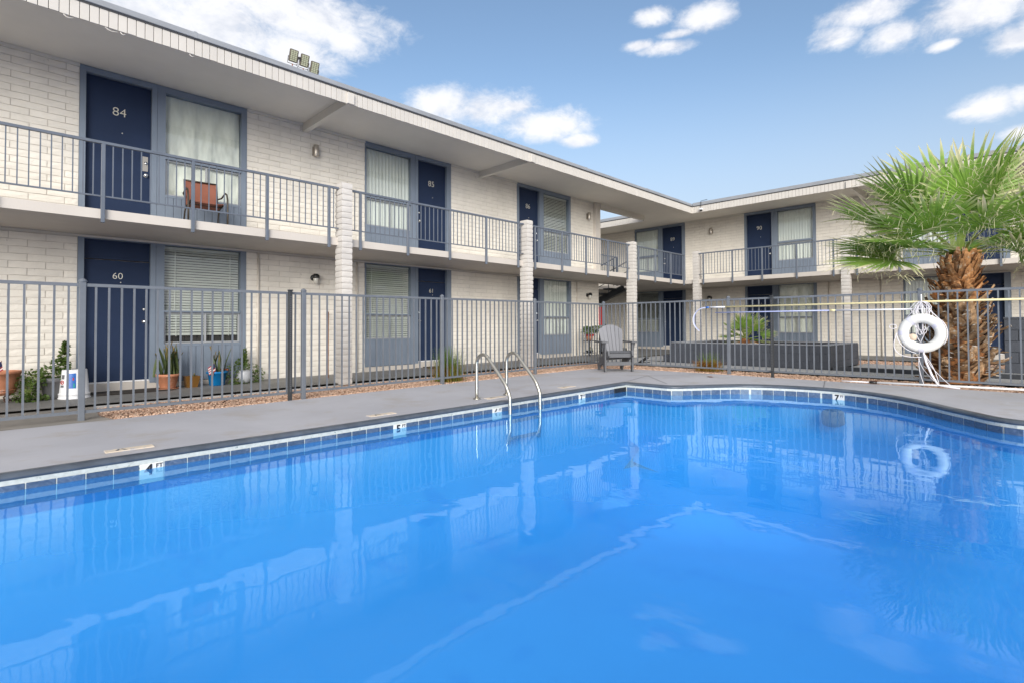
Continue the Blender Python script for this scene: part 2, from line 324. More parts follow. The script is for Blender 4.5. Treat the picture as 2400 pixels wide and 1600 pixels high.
# ------------------------------------------------------------------ mesh helper
WL = {}
def wloc(o): return WL.get(o.name, Vector((0, 0, 0))) if o else Vector((0, 0, 0))
class MB:
    def __init__(s): s.v = []; s.f = []; s.m = []; s.t = None
    def add(s, vs, fs, mi=0):
        b = len(s.v); s.v += [tuple(p) for p in vs]
        for f in fs: s.f.append([b+i for i in f]); s.m.append(mi)
        return s
    def box(s, x0, x1, y0, y1, z0, z1, mi=0):
        return s.add([(x0, y0, z0), (x1, y0, z0), (x1, y1, z0), (x0, y1, z0), (x0, y0, z1), (x1, y0, z1), (x1, y1, z1), (x0, y1, z1)],
                     [(0, 3, 2, 1), (4, 5, 6, 7), (0, 1, 5, 4), (1, 2, 6, 5), (2, 3, 7, 6), (3, 0, 4, 7)], mi)
    def bbox(s, x0, x1, y0, y1, z0, z1, r=.004, mi=0):
        """box with chamfered edges"""
        bm = bmesh.new(); bmesh.ops.create_cube(bm, size=1)
        for v in bm.verts:
            v.co = Vector(((x0+x1)/2+v.co.x*(x1-x0), (y0+y1)/2+v.co.y*(y1-y0), (z0+z1)/2+v.co.z*(z1-z0)))
        bmesh.ops.bevel(bm, geom=bm.edges[:], offset=r, segments=1, affect='EDGES')
        bm.verts.index_update()
        s.add([v.co[:] for v in bm.verts], [[v.index for v in f.verts] for f in bm.faces], mi); bm.free()
        return s
    def obox(s, c, ax, ay, az, dx, dy, dz, mi=0):
        c = Vector(c); ax, ay, az = Vector(ax).normalized()*dx/2, Vector(ay).normalized()*dy/2, Vector(az).normalized()*dz/2
        vs = [c+sx*ax+sy*ay+sz*az for sz in (-1, 1) for sx, sy in ((-1, -1), (1, -1), (1, 1), (-1, 1))]
        return s.add(vs, [(0, 3, 2, 1), (4, 5, 6, 7), (0, 1, 5, 4), (1, 2, 6, 5), (2, 3, 7, 6), (3, 0, 4, 7)], mi)
    def tube(s, pts, r, n=8, mi=0, closed=False, cap=True):
        pts = [Vector(p) for p in pts]; N = len(pts); rs = r if isinstance(r, (list, tuple)) else [r]*N
        up0 = None; rings = []
        for i, p in enumerate(pts):
            if closed: d = pts[(i+1) % N]-pts[i-1]
            else: d = (pts[min(i+1, N-1)]-pts[max(i-1, 0)])
            d.normalize()
            if up0 is None:
                up0 = Vector((0, 0, 1)) if abs(d.z) < .9 else Vector((1, 0, 0))
            a = (up0 - d*up0.dot(d)).normalized(); b = d.cross(a); up0 = a
            rings.append([p+(a*math.cos(2*math.pi*k/n)+b*math.sin(2*math.pi*k/n))*rs[i] for k in range(n)])
        vs = [v for ring in rings for v in ring]; fs = []
        for i in range(N if closed else N-1):
            j = (i+1) % N
            for k in range(n):
                fs.append((i*n+k, i*n+(k+1) % n, j*n+(k+1) % n, j*n+k))
        if cap and not closed:
            fs.append(tuple(range(n))[::-1]); fs.append(tuple((N-1)*n+k for k in range(n)))
        return s.add(vs, fs, mi)
    def lathe(s, prof, c=(0, 0, 0), n=20, mi=0, sx=1, sy=1, cap0=False, cap1=False):
        c = Vector(c); vs = []; fs = []
        for r, z in prof:
            for k in range(n):
                a = 2*math.pi*k/n; vs.append((c.x+r*math.cos(a)*sx, c.y+r*math.sin(a)*sy, c.z+z))
        for i in range(len(prof)-1):
            for k in range(n): fs.append((i*n+k, i*n+(k+1) % n, (i+1)*n+(k+1) % n, (i+1)*n+k))
        if cap0: fs.append(tuple(range(n))[::-1])
        if cap1: fs.append(tuple((len(prof)-1)*n+k for k in range(n)))
        return s.add(vs, fs, mi)
    def xform(s, M):
        s.v = [tuple(M @ Vector(p)) for p in s.v]; return s
    def mesh(s, name, mats, origin=(0, 0, 0), smooth=False):
        me = bpy.data.meshes.new(name); o = Vector(origin)
        me.from_pydata([tuple(Vector(p)-o) for p in s.v], [], s.f)
        for mm in (mats if isinstance(mats, (list, tuple)) else [mats]): me.materials.append(mm)
        if any(s.m): me.polygons.foreach_set('material_index', s.m)
        if smooth: me.polygons.foreach_set('use_smooth', [True]*len(s.f))
        if s.t is not None:
            at = me.attributes.new('t', 'FLOAT', 'POINT'); at.data.foreach_set('value', s.t)
        me.validate(); me.update()
        return me
    def build(s, name, mats, parent=None, smooth=False, origin=None):
        """a part: its vertices are world points; hung under parent"""
        w = wloc(parent)
        o_ = Vector(origin) if origin is not None else w
        ob = bpy.data.objects.new(name, s.mesh(name, mats, o_, smooth)); COL.objects.link(ob)
        ob.parent = parent; ob.location = o_-w; WL[ob.name] = o_
        return ob
def tag(o, label=None, cat=None, group=None, kind=None):
    for k, v in (('label', label), ('category', cat), ('group', group), ('kind', kind)):
        if v: o[k] = v
    return o
def thing(name, label, cat, loc=(0, 0, 0), group=None):
    o = bpy.data.objects.new(name, None); COL.objects.link(o); o.location = loc; o.empty_display_size = .1
    WL[o.name] = Vector(loc)
    return tag(o, label, cat, group)
def solo(mb, name, mats, label, cat, loc, group=None, smooth=False):
    o = mb.build(name, mats, None, smooth, origin=loc)
    return tag(o, label, cat, group)
def struct(mb, name, mats, smooth=False):
    return tag(mb.build(name, mats, None, smooth), kind='structure')
def inst(me, name, parent, at, rot=None, scale=None, label=None):
    """a child at world place `at`, sharing mesh data"""
    o = bpy.data.objects.new(name, me); COL.objects.link(o); o.parent = parent
    o.location = Vector(at)-wloc(parent); WL[o.name] = Vector(at)
    if rot is not None: o.rotation_euler = rot
    if scale is not None: o.scale = scale
    if label: o['label'] = label
    return o
def text_mesh(body, size, m, extrude=.002, bold=0):
    cu = bpy.data.curves.new('lettering', 'FONT'); cu.body = body; cu.size = size; cu.extrude = extrude; cu.align_x = 'CENTER'; cu.align_y = 'CENTER'; cu.offset = bold
    ob = bpy.data.objects.new('lettering', cu); COL.objects.link(ob)
    dg = bpy.context.evaluated_depsgraph_get()
    me = bpy.data.meshes.new_from_object(ob.evaluated_get(dg)); me.materials.clear(); me.materials.append(m)
    bpy.data.objects.remove(ob); bpy.data.curves.remove(cu)
    return me
FACE_L = (R(90), 0, 0)            # lettering upright, facing -Y (left wing)
FACE_R = (R(90), 0, R(-90))       # lettering upright, facing -X (right wing)
def smooth01(a, b, x):
    k = max(0, min(1, (x-a)/(b-a))); return k*k*(3-2*k)
def G(x, y=0): return .042*smooth01(2, 11, x)          # the deck rises a little away from the camera

# frames of reference for the two wings: P(u, d, z): u along the wall, d out from the wall plane (positive = towards the court)
YW, XW = 10.25, 19.3
class WingL:
    rotz = 0; text = FACE_L
    @staticmethod
    def P(u, d, z): return (u, YW-d, z)
class WingR:
    rotz = R(-90); text = FACE_R
    @staticmethod
    def P(u, d, z): return (XW-d, -u, z)               # u grows to the right as seen from the court
def wbox(mb, w, u0, u1, d0, d1, z0, z1, mi=0):
    a = w.P(u0, d0, z0); b = w.P(u1, d1, z1)
    return mb.box(min(a[0], b[0]), max(a[0], b[0]), min(a[1], b[1]), max(a[1], b[1]), z0, z1, mi)

# ------------------------------------------------------------------ ground, pool, deck
WATER_Z = -.120
def arc_pts(ctrl, n=6):
    """Catmull-Rom through points"""
    out = []
    for i in range(1, len(ctrl)-2):
        p0, p1, p2, p3 = [Vector(c) for c in ctrl[i-1:i+3]]
        for k in range(n):
            s = k/n
            out.append(.5*((2*p1)+(-p0+p2)*s+(2*p0-5*p1+4*p2-p3)*s*s+(-p0+3*p1-3*p2+p3)*s**3))
    return out
pool = [Vector((x, 5.03)) for x in [-5+.5*i for i in range(25)]] + [Vector((7.5, 5.03)), Vector((7.80, 5.03)), Vector((7.80, 4.62)), Vector((7.80, 4.26))]
pool += arc_pts([(7.80, 4.5), (7.84, 4.18), (8.12, 3.93), (8.50, 3.65), (8.77, 3.38), (8.96, 3.0), (9.06, 2.6), (9.07, 2.2), (8.95, 1.78), (8.68, 1.38),
                 (8.36, 1.07), (7.98, .79), (7.72, .57), (7.48, .37), (7.38, .2), (7.34, .0)], 4)
pool += [Vector((7.36, .16)), Vector((7.34, -.6)), Vector((7.3, -2.2)), Vector((6.2, -3.2)), Vector((3.6, -3.2)), Vector((1.75, -1.1)), Vector((.85, -.1)), Vector((-.1, .85)),
         Vector((-1.2, 1.9)), Vector((-3.0, 2.6)), Vector((-5, 2.6)), Vector((-5, 3.6))]
def clean(poly):
    out = []
    for p in poly:
        if not out or (p-out[-1]).length > .02: out.append(p)
    return out
pool = clean(pool)
def area2(p): return sum(p[i].x*p[(i+1) % len(p)].y-p[(i+1) % len(p)].x*p[i].y for i in range(len(p)))
if area2(pool) < 0: pool.reverse()
def offset(poly, d):
    """d > 0: outwards (poly is counter-clockwise)"""
    out = []; N = len(poly)
    for i in range(N):
        a, b, c = poly[i-1], poly[i], poly[(i+1) % N]
        n1 = (b-a).normalized(); n2 = (c-b).normalized()
        m1 = Vector((n1.y, -n1.x)); m2 = Vector((n2.y, -n2.x)); m = (m1+m2)
        if m.length < 1e-4: m = m1
        m.normalize(); k = max(.5, m.dot(m1))
        out.append(b+m*d/k)
    return out
def inside(p, poly):
    c = False; j = len(poly)-1
    for i in range(len(poly)):
        a, b = poly[i], poly[j]
        if (a.y > p.y) != (b.y > p.y) and p.x < (b.x-a.x)*(p.y-a.y)/(b.y-a.y)+a.x: c = not c
        j = i
    return c
def sheet(outer, holes=(), z=0.0, grid=None, zf=None):
    pts = [Vector(p) for p in outer]; edges = [(i, (i+1) % len(outer)) for i in range(len(outer))]
    for h in holes:
        b = len(pts); pts += list(h); edges += [(b+i, b+(i+1) % len(h)) for i in range(len(h))]
    if grid:
        xs = [p.x for p in outer]; ys = [p.y for p in outer]
        x = min(xs)+grid/2
        while x < max(xs):
            y = min(ys)+grid/2
            while y < max(ys):
                p = Vector((x+.001, y+.0007))
                if inside(p, outer) and not any(inside(p, h) for h in holes): pts.append(p)
                y += grid
            x += grid
    v, e, f, *_ = delaunay_2d_cdt(pts, edges, [], 0, 1e-5)
    mb = MB(); vs = [(p.x, p.y, z+(zf(p.x, p.y) if zf else 0)) for p in v]; fs = []
    for tri in f:
        c = sum((v[i] for i in tri), Vector((0, 0)))/len(tri)
        if inside(c, outer) and not any(inside(c, h) for h in holes):
            a = [v[i] for i in tri]
            if (a[1]-a[0]).cross(a[2]-a[0]) < 0: tri = tri[::-1]
            fs.append(tri)
    return mb.add(vs, fs)
V2 = lambda *a: [Vector(p) for p in a]
pool_out = offset(pool, .12)
struct(sheet(V2((-400, -400), (400, -400), (400, 400), (-400, 400)), [offset(pool, .2)], -.09), 'ground', M_earth)
DECK = V2((-8, -8), (10.22, -8), (10.22, 2.0), (10.25, 4.5), (10.2, 6.2), (9.95, 6.85), (9.5, 7.18), (8, 7.2), (1.0, 7.2), (-8, 7.2))
deck = struct(sheet(DECK, [offset(pool, .06)], 0, 1.0, G), 'pool_deck', M_deck, True)
# sides of the deck slab where it meets the gravel
mb = MB()
for i in range(1, 9):
    a, b = DECK[i], DECK[i+1] if i < 9 else DECK[0]
    mb.add([(a.x, a.y, G(a.x)), (b.x, b.y, G(b.x)), (b.x, b.y, -.088), (a.x, a.y, -.088)], [(0, 3, 2, 1)])
mb.build('deck_edge', M_deck, deck)
# saw-cut joints in the deck: thin dark strips, 4 mm above
def strip(mb, pts, w, dz):
    for a, b in zip(pts, pts[1:]):
        a, b = Vector(a), Vector(b); d = (b-a).normalized(); n = Vector((-d.y, d.x))*w/2
        K = max(1, int((b-a).length/.5))
        for k in range(K):
            p = a+(b-a)*k/K; q = a+(b-a)*(k+1)/K
            mb.add([(v.x, v.y, G(v.x)+dz) for v in (p-n, q-n, q+n, p+n)], [(0, 1, 2, 3)])
mb = MB()
M_joint = mat('deck_joint', (.20, .195, .205), .8)
for pts in ([(7.95, 7.15), (9.05, 5.35), (7.95, 5.1)], [(9.05, 5.35), (10.1, 4.6)], [(9.05, 5.35), (8.05, 4.4)], [(9.15, 2.35), (10.2, 2.6)]):
    strip(mb, pts, .012, .004)
mb.build('deck_joint', M_joint, deck)

# the gravel-free link of old concrete on the far left, the walkways and the paths
walk = lambda x, y: min(.08, max(0, .0068*x))
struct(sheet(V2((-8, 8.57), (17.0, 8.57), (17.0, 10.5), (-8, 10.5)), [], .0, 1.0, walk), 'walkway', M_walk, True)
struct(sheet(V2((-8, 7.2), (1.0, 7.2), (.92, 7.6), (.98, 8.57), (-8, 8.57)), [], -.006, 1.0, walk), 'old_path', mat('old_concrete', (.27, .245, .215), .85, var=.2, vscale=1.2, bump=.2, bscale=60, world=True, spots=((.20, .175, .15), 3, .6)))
mb = MB(); mb.box(1.0, 16.9, 8.545, 8.568, -.08, .005)
tag(mb.build('walkway_kerb', M_path), kind='structure')
def walkR(x, y): return .055
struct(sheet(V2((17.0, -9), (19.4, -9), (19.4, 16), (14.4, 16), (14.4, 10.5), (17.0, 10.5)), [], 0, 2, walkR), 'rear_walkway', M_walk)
struct(sheet(V2((11.35, -9), (12.55, -9), (12.55, 6.75), (13.0, 8.4), (11.35, 8.4)), [], .0, 1, lambda x, y: .052), 'path', M_path)
struct(sheet(V2((12.7, -9), (15.2, -9), (15.2, 3.0), (12.7, 3.0)), [], 0, 1, lambda x, y: .056), 'side_path', M_path)
struct(sheet(V2((13.0, 6.78), (17.0, 6.78), (17.0, 8.57), (11.35, 8.57), (11.35, 8.4), (13.0, 8.4)), [], 0, 1, lambda x, y: .048), 'corner_path', M_path)
mb = MB(); mb.box(12.552, 12.698, -9, 3.05, -.05, .13)
tag(mb.build('painted_kerb', M_kerb), kind='structure')

# gravel beds with real stones
beds = [V2((1.0, 7.22), (9.5, 7.2), (9.97, 6.87), (10.22, 6.2), (10.27, 4.5), (10.24, 2.0), (10.24, -8), (11.33, -8), (11.33, 8.54), (1.0, 8.54), (.92, 7.7)),
        V2((15.22, -8), (16.98, -8), (16.98, 6.7), (15.22, 6.7))]
mb = MB()
for b_, zz in zip(beds, (-.03, .02)):
    s_ = sheet(b_, [], zz, .8, (lambda x, y: G(x)) if zz < 0 else (lambda x, y: 0)); mb.add(s_.v, s_.f)
tag(mb.build('gravel_bed', M_gravelbed), kind='structure')
rg = random.Random(3)
ico_v = [(0, 0, 1), (.89, 0, .45), (.28, .85, .45), (-.72, .53, .45), (-.72, -.53, .45), (.28, -.85, .45), (.72, .53, -.45), (-.28, .85, -.45), (-.89, 0, -.45), (-.28, -.85, -.45), (.72, -.53, -.45)]
ico_f = [(0, 1, 2), (0, 2, 3), (0, 3, 4), (0, 4, 5), (0, 5, 1), (1, 6, 2), (2, 7, 3), (3, 8, 4), (4, 9, 5), (5, 10, 1), (2, 6, 7), (3, 7, 8), (4, 8, 9), (5, 9, 10), (1, 10, 6)]
gv = []; gf = []
def stone(x, y, z, r):
    a = rg.random()*6.28; ca, sa = math.cos(a), math.sin(a); sx, sy, sz = r*rg.uniform(.8, 1.5), r*rg.uniform(.6, 1.0), r*rg.uniform(.5, .8)
    b = len(gv)
    for p in ico_v:
        px, py, pz = p[0]*sx*rg.uniform(.8, 1.15), p[1]*sy*rg.uniform(.8, 1.15), p[2]*sz
        tl = rg.uniform(-.3, .3) if p is ico_v[0] else 0
        gv.append((x+ca*px-sa*py, y+sa*px+ca*py, z+pz+tl*r*.3))
    gf.extend((b+i, b+j, b+k) for i, j, k in ico_f)
for bi, b_ in enumerate(beds):
    xs = [p.x for p in b_]; ys = [p.y for p in b_]
    n = int((max(xs)-min(xs))*(max(ys)-min(ys))*560)
    for _ in range(n):
        p = Vector((rg.uniform(min(xs), max(xs)), rg.uniform(max(-.8, min(ys)), max(ys))))
        if p.y < -.8 or not inside(p, b_): continue
        d = p.length
        if bi == 0 and p.x > 10 and rg.random() < .25: continue
        if bi == 1 and rg.random() < .6: continue
        z0 = (G(p.x)-.028) if bi == 0 else .022
        stone(p.x, p.y, z0+rg.uniform(0, .012), rg.uniform(.010, .021)*(1.15 if bi else 1))
for _ in range(60):                                   # a few stray stones on the deck edge and walk
    x = rg.uniform(1.3, 9); stone(x, 7.2-abs(rg.gauss(0, .03)), G(x)+.004, rg.uniform(.006, .011))
gm = MB(); gm.v = gv; gm.f = gf; gm.m = [0]*len(gf)
tag(gm.build('gravel', M_gravel), kind='stuff')

# pool: coping, tile band, basin, water
def ring_sweep(profile, name, m, parent=None, smooth=True):
    mb = MB(); loops = [offset(pool, d) for d, z in profile]; N = len(pool)
    vs = []
    for (d, z), lp in zip(profile, loops): vs += [(p.x, p.y, z+G(p.x)) for p in lp]
    fs = []
    for j in range(len(profile)-1):
        for i in range(N): fs.append((j*N+i, j*N+(i+1) % N, (j+1)*N+(i+1) % N, (j+1)*N+i))
    mb.add(vs, [f[::-1] for f in fs])
    o = mb.build(name, m, parent, smooth); return o
basin_mb = MB(); N = len(pool); wall_o = offset(pool, .012)
def floor_z(p): return -1.05-1.0*smooth01(1.5, 8, p.x)
def wall_dist(p):
    best = 9
    for i in range(N):
        a, b = pool[i], pool[(i+1) % N]; ab = b-a; k = max(0, min(1, (p-a).dot(ab)/ab.length_squared)); best = min(best, (p-a-ab*k).length)
    return best
def bowl_z(p):                                            # the floor rises to the walls in a wide cove
    k = max(0, 1-wall_dist(p)/1.5); return floor_z(p)+(-.30-floor_z(p))*k**2.2
loops = [[(p.x, p.y, G(p.x)-.225) for p in wall_o], [(p.x, p.y, -.30) for p in wall_o]]
for d_ in (.10, .25, .45): loops.append([(p.x, p.y, bowl_z(p)) for p in offset(pool, -d_)])
for lp in loops: basin_mb.v += lp
for j in range(4):
    for i in range(N): basin_mb.f.append([j*N+i, (j+1)*N+i, (j+1)*N+(i+1) % N, j*N+(i+1) % N]); basin_mb.m.append(0)
fl = sheet(offset(pool, -.45), [], 0, .4, lambda x, y: bowl_z(Vector((x, y)))); basin_mb.add(fl.v, fl.f)
basin = struct(basin_mb, 'pool_basin', M_basin, True)
bmw = bmesh.new(); bmw.from_mesh(basin.data); bmesh.ops.remove_doubles(bmw, verts=bmw.verts, dist=2e-3); bmesh.ops.recalc_face_normals(bmw, faces=bmw.faces)
if sum(f.normal.z*f.calc_area() for f in bmw.faces) < 0: bmesh.ops.reverse_faces(bmw, faces=bmw.faces)
bmw.to_mesh(basin.data); bmw.free()
ring_sweep([(-.0035, -.231), (-.0035, -.036)], 'grout_band', M_grout, basin, False)
ring_sweep([(.075, .003), (.05, .004), (.03, .002), (.006, -.004), (-.010, -.016), (-.014, -.030), (-.008, -.042), (.02, -.045)], 'coping', M_coping, basin)
# uneven squeezed-out grout under the coping
mb = MB(); rg2 = random.Random(5)
lp = offset(pool, .004); per = []
for i in range(N):
    a, b = lp[i], lp[(i+1) % N]; K = max(1, int((b-a).length/.03))
    for k in range(K): per.append(a+(b-a)*k/K)
per = [p for p in per if p.y > -.2 and (p.x > -.3)]
for a, b in zip(per, per[1:]):
    if (a-b).length > .1 or a.y+a.x < 3: continue
    h0 = rg2.uniform(.006, .030)
    mb.add([(a.x, a.y, G(a.x)-.044), (b.x, b.y, G(b.x)-.044), (b.x, b.y, G(b.x)-.044-h0), (a.x, a.y, G(a.x)-.044-h0)], [(0, 1, 2, 3)])
mb.build('coping_grout', M_grout, basin)
# tiles, one by one, where the photograph shows them
tile_w, tile_gap = .158, .007
def tile_mesh(w, name, m):
    mb = MB(); mb.bbox(-w/2, w/2, -.008, .006, -.152, 0, .003); return mb.mesh(name, m)
TME = tile_mesh(tile_w, 'tile', M_tile); TMK = tile_mesh(tile_w, 'marker_tile', M_marktile)
def along(poly, start, step):
    """points and tangents every step along an open polyline"""
    out = []; acc = start; 
    for a, b in zip(poly, poly[1:]):
        L = (b-a).length
        while acc < L:
            out.append((a+(b-a)*acc/L, (b-a).normalized())); acc += step
        acc -= L
    return out
tw = tile_w+tile_gap
def put_tile(p, ang, marker=None):
    z = G(p.x)-.078
    o = inst(TMK if marker else TME, 'marker_tile' if marker else 'tile', basin, (p.x, p.y, z), (0, 0, ang))
    if marker:
        o['label'] = 'white depth tile'
        tm = text_mesh(marker, .115, M_ink, .001, .004); ft = text_mesh('FT', .045, M_ink, .001, .0008)
        R3 = Matrix.Rotation(ang, 4, 'Z')
        for me, dx, dz in ((tm, -.02, -.052), (ft, .05, -.024)):
            c = bpy.data.objects.new('lettering', me); COL.objects.link(c); c.parent = o
            c.location = (dx, -.0095, dz); c.rotation_euler = (R(90), 0, 0)
x = .204-tw*2
k = 0
while x < 7.40:
    c = x+tw/2
    mk = '4' if abs(c-.95) < .05 else '5' if abs(c-3.26) < .083 else '6' if abs(c-4.75) < .083 else '7' if abs(c-6.62) < .08 else None
    put_tile(Vector((c, 5.03)), 0, mk); x += tw; k += 1
far = [Vector((7.80, 5.03))]+[p for p in []]
i0 = min(range(N), key=lambda i: (pool[i]-Vector((7.80, 5.03))).length)
seq = []
i = i0
while True:
    seq.append(pool[i])
    if (pool[i]-Vector((7.34, -.6))).length < .05 or len(seq) > N: break
    i = (i-1) % N
for p, d in along(seq, tw/2+.02, tw):
    ang = math.atan2(d.y, d.x)
    mk = '7' if abs(p.y-2.16) < .083 and p.x > 8.5 else None
    put_tile(p, ang, mk)
# skimmer mouth just before the corner: black plate painted for the opening's shade
mb = MB(); mb.box(7.43, 7.785, 5.018, 5.30, -.25, -.05)
mb.f = mb.f[:2]+mb.f[3:]; mb.m = mb.m[:5]
mb2 = MB(); mb2.bbox(7.43, 7.785, 5.017, 5.022, -.19, -.045, .002)
mb2.build('skimmer_mouth', M_black, basin)
# underwater lamp on the far wall
mb = MB(); c = Vector((8.80, 2.15, -.30)); 
ax = Vector((-.35, -.02, .93)); q_ = ax.to_track_quat('Z', 'Y').to_matrix().to_4x4(); q_.translation = c
mb.lathe([(.001, .02), (.12, .018), (.145, .008), (.15, -.14)], n=24); mb.xform(q_)
mb.build('underwater_lamp', M_kerb, basin, True)
# water: a closed body, its sides buried in the walls
wp = offset(pool, .008)
top = sheet(wp, [], WATER_Z); bm_ = MB(); bm_.add(top.v, top.f)
bm_.add([(p.x, p.y, WATER_Z) for p in wp]+[(p.x, p.y, -2.3) for p in wp], [(i, i+N, (i+1) % N+N, (i+1) % N) for i in range(N)])
bot = sheet(wp, [], -2.3); bm_.add(bot.v, [f[::-1] for f in bot.f])
wob_ = bm_.build('water', M_water); tag(wob_, kind='structure')
bmw = bmesh.new(); bmw.from_mesh(wob_.data); bmesh.ops.remove_doubles(bmw, verts=bmw.verts, dist=1e-4); bmesh.ops.recalc_face_normals(bmw, faces=bmw.faces); bmw.to_mesh(wob_.data); bmw.free()

# worn marker tiles let into the deck
for i_, (x_, y_, a_, lb) in enumerate([(.85, 5.34, -.02, 'worn beige marker strip in the deck by the four foot tile'), (3.2, 5.31, 0, 'worn beige marker strip in the deck by the five foot tile'),
                      (5.02, 5.36, 0, 'worn beige marker strip between the feet of the ladder rails'), (6.62, 5.38, 0, 'worn beige marker strip in the deck near the skimmer')]):
    mb = MB(); mb.bbox(-.165, .165, -.055, .055, -.01, .004, .002)
    o = bpy.data.objects.new('deck_marker', mb.mesh('deck_marker', mat('worn_marker_%d' % i_, (.66, .56, .44), .7, var=.15, vscale=9, spots=((.42, .42, .44), 7, .55)))); COL.objects.link(o)
    o.location = (x_, y_, G(x_)+.002); o.rotation_euler = (0, 0, a_); WL[o.name] = o.location.copy(); tag(o, lb, 'marker', 'worn marker strips in the pool deck')
    mk = MB(); mk.add([(-.10, -.035, .0055), (-.075, .03, .0055), (-.06, .03, .0055), (-.08, -.035, .0055)], [(3, 2, 1, 0)]); mk.add([(-.06, .03, .0055), (-.045, .03, .0055), (-.02, -.035, .0055), (-.04, -.035, .0055)], [(3, 2, 1, 0)])
    c = bpy.data.objects.new('worn_mark', mk.mesh('worn_mark', M_grey_label)); COL.objects.link(c); c.parent = o

# ------------------------------------------------------------------ the two wings
FLOOR2, SLAB_B, SOFFIT, FAS_B, FAS_T, ROOF_T = 2.545, 2.42, 5.03, 4.87, 5.10, 5.185
COURSE, BL = .1016, .400
def brick_mesh(w, h, seed, m, name='brick'):
    rr = random.Random(seed); g = .0042; d = .013
    nx, nz = 5, 3
    mb = MB(); vs = []; fs = []
    for j in range(nz):
        for i in range(nx):
            ex = abs(i-(nx-1)/2) == (nx-1)/2; ez = j in (0, nz-1)
            u = -w/2+g+(w-2*g)*i/(nx-1); z = g+(h-2*g)*j/(nz-1)
            if not ex: u += rr.uniform(-.02, .02)*w/.4
            if ez: z += rr.uniform(-.0035, .0035)
            y = -d + (.004 if (ex or ez) else 0) + rr.uniform(-.0022, .0022)
            vs.append((u, y, z))
    for j in range(nz-1):
        for i in range(nx-1):
            a = j*nx+i; fs.append((a, a+1, a+nx+1, a+nx))
    loop = [i for i in range(nx)]+[nx*j+nx-1 for j in range(1, nz)]+[nx*(nz-1)+i for i in range(nx-2, -1, -1)]+[nx*j for j in range(nz-2, 0, -1)]
    b = len(vs)
    for i in loop:
        v = vs[i]; vs.append((v[0], .002, v[2]))
    L = len(loop)
    for k in range(L): fs.append((loop[k], b+k, b+(k+1) % L, loop[(k+1) % L]))
    mb.add(vs, fs)
    return mb if m is None else mb.mesh(name, m, smooth=False)
def build_bricks(wing, w, segs, seedbase, budget=300):
    """segs: (u0, u1, z0, z1). Bricks stand 18 mm proud of the mortar at d = -0.018 -> 0"""
    cells = []
    for (u0, u1, z0, z1) in segs:
        nc = max(1, round((z1-z0)/COURSE)); ch = (z1-z0)/nc
        for c in range(nc):
            u = u0-(BL/2 if c % 2 else 0) - (u0*0)
            u = u0 + (-(BL/2) if c % 2 else 0)
            while u < u1-.01:
                a, b = max(u, u0), min(u+BL, u1)
                if b-a > .05: cells.append((a, b, z0+c*ch, ch))
                u += BL
    scored = []
    for cl in cells:
        p = w.P((cl[0]+cl[1])/2, 0, cl[2]+cl[3]/2); px = to_pix(p)
        vis = px and -20 < px[0] < 2420 and -20 < px[1] < 1620
        full = (cl[1]-cl[0]) > .3
        scored.append((0 if vis else 1, depth_of(p) if vis else 99, 0 if full else .5, cl))
    scored.sort(key=lambda k: (k[0], k[1]+k[2]))
    cache = {}; rr = random.Random(seedbase); stuff = MB()
    for n, (nv, _, _, (a, b, z, ch)) in enumerate(scored):
        if nv and n >= budget and False: continue
        wd = round(b-a, 2); sd = rr.randrange(5)
        rot = Matrix.Rotation(w.rotz, 4, 'Z')
        at = Vector(w.P((a+b)/2, -.013, z))
        if n < budget:
            key = (wd, round(ch, 4), sd)
            if key not in cache: cache[key] = brick_mesh(wd, ch, hash((wd, sd)) % 9999, M_brick)
            inst(cache[key], 'brick', wing, at, (0, 0, w.rotz))
        else:
            mbk = brick_mesh(wd, ch, rr.randrange(9999), None)
            Mx = Matrix.Translation(at) @ rot
            stuff.add([Mx @ Vector(v) for v in mbk.v], mbk.f)
    if stuff.v:
        o = stuff.build('brick', M_brick, wing); o['kind'] = 'stuff'

def dig(w, parent, body, u, z, size, d):
    me = text_mesh(body, size, M_brass, .003, -.002 if size > .12 else 0)
    o = inst(me, 'door_number', parent, w.P(u, d, z), w.text)
    return o
def knob_set(w, door, u, zk, zd, plate=False):
    mb = MB(); p = Vector(w.P(u, 0, 0)); out = Vector(w.P(0, 1, 0))-Vector(w.P(0, 0, 0))
    M = out.to_track_quat('Z', 'Y').to_matrix().to_4x4()
    def lat(prof, z, d0):
        m2 = MB(); m2.lathe(prof, n=14); mm = M.copy(); mm.translation = Vector(w.P(u, d0, z)); m2.xform(mm); return m2
    a = lat([(.001, .062), (.018, .06), (.027, .05), (.027, .04), (.012, .03), (.012, .012), (.032, .008), (.034, 0)], zk, -.06)
    a.build('door_knob', M_chrome, door, True)
    b = lat([(.001, .022), (.012, .022), (.014, .018), (.026, .014), (.03, .0)], zd, -.06)
    b.build('deadbolt', M_chrome, door, True)
    if plate:
        pm = MB(); wbox(pm, w, u-.045, u+.03, -.06, -.056, zd-.13, zd+.11); pm.build('guard_plate', M_silver, door)
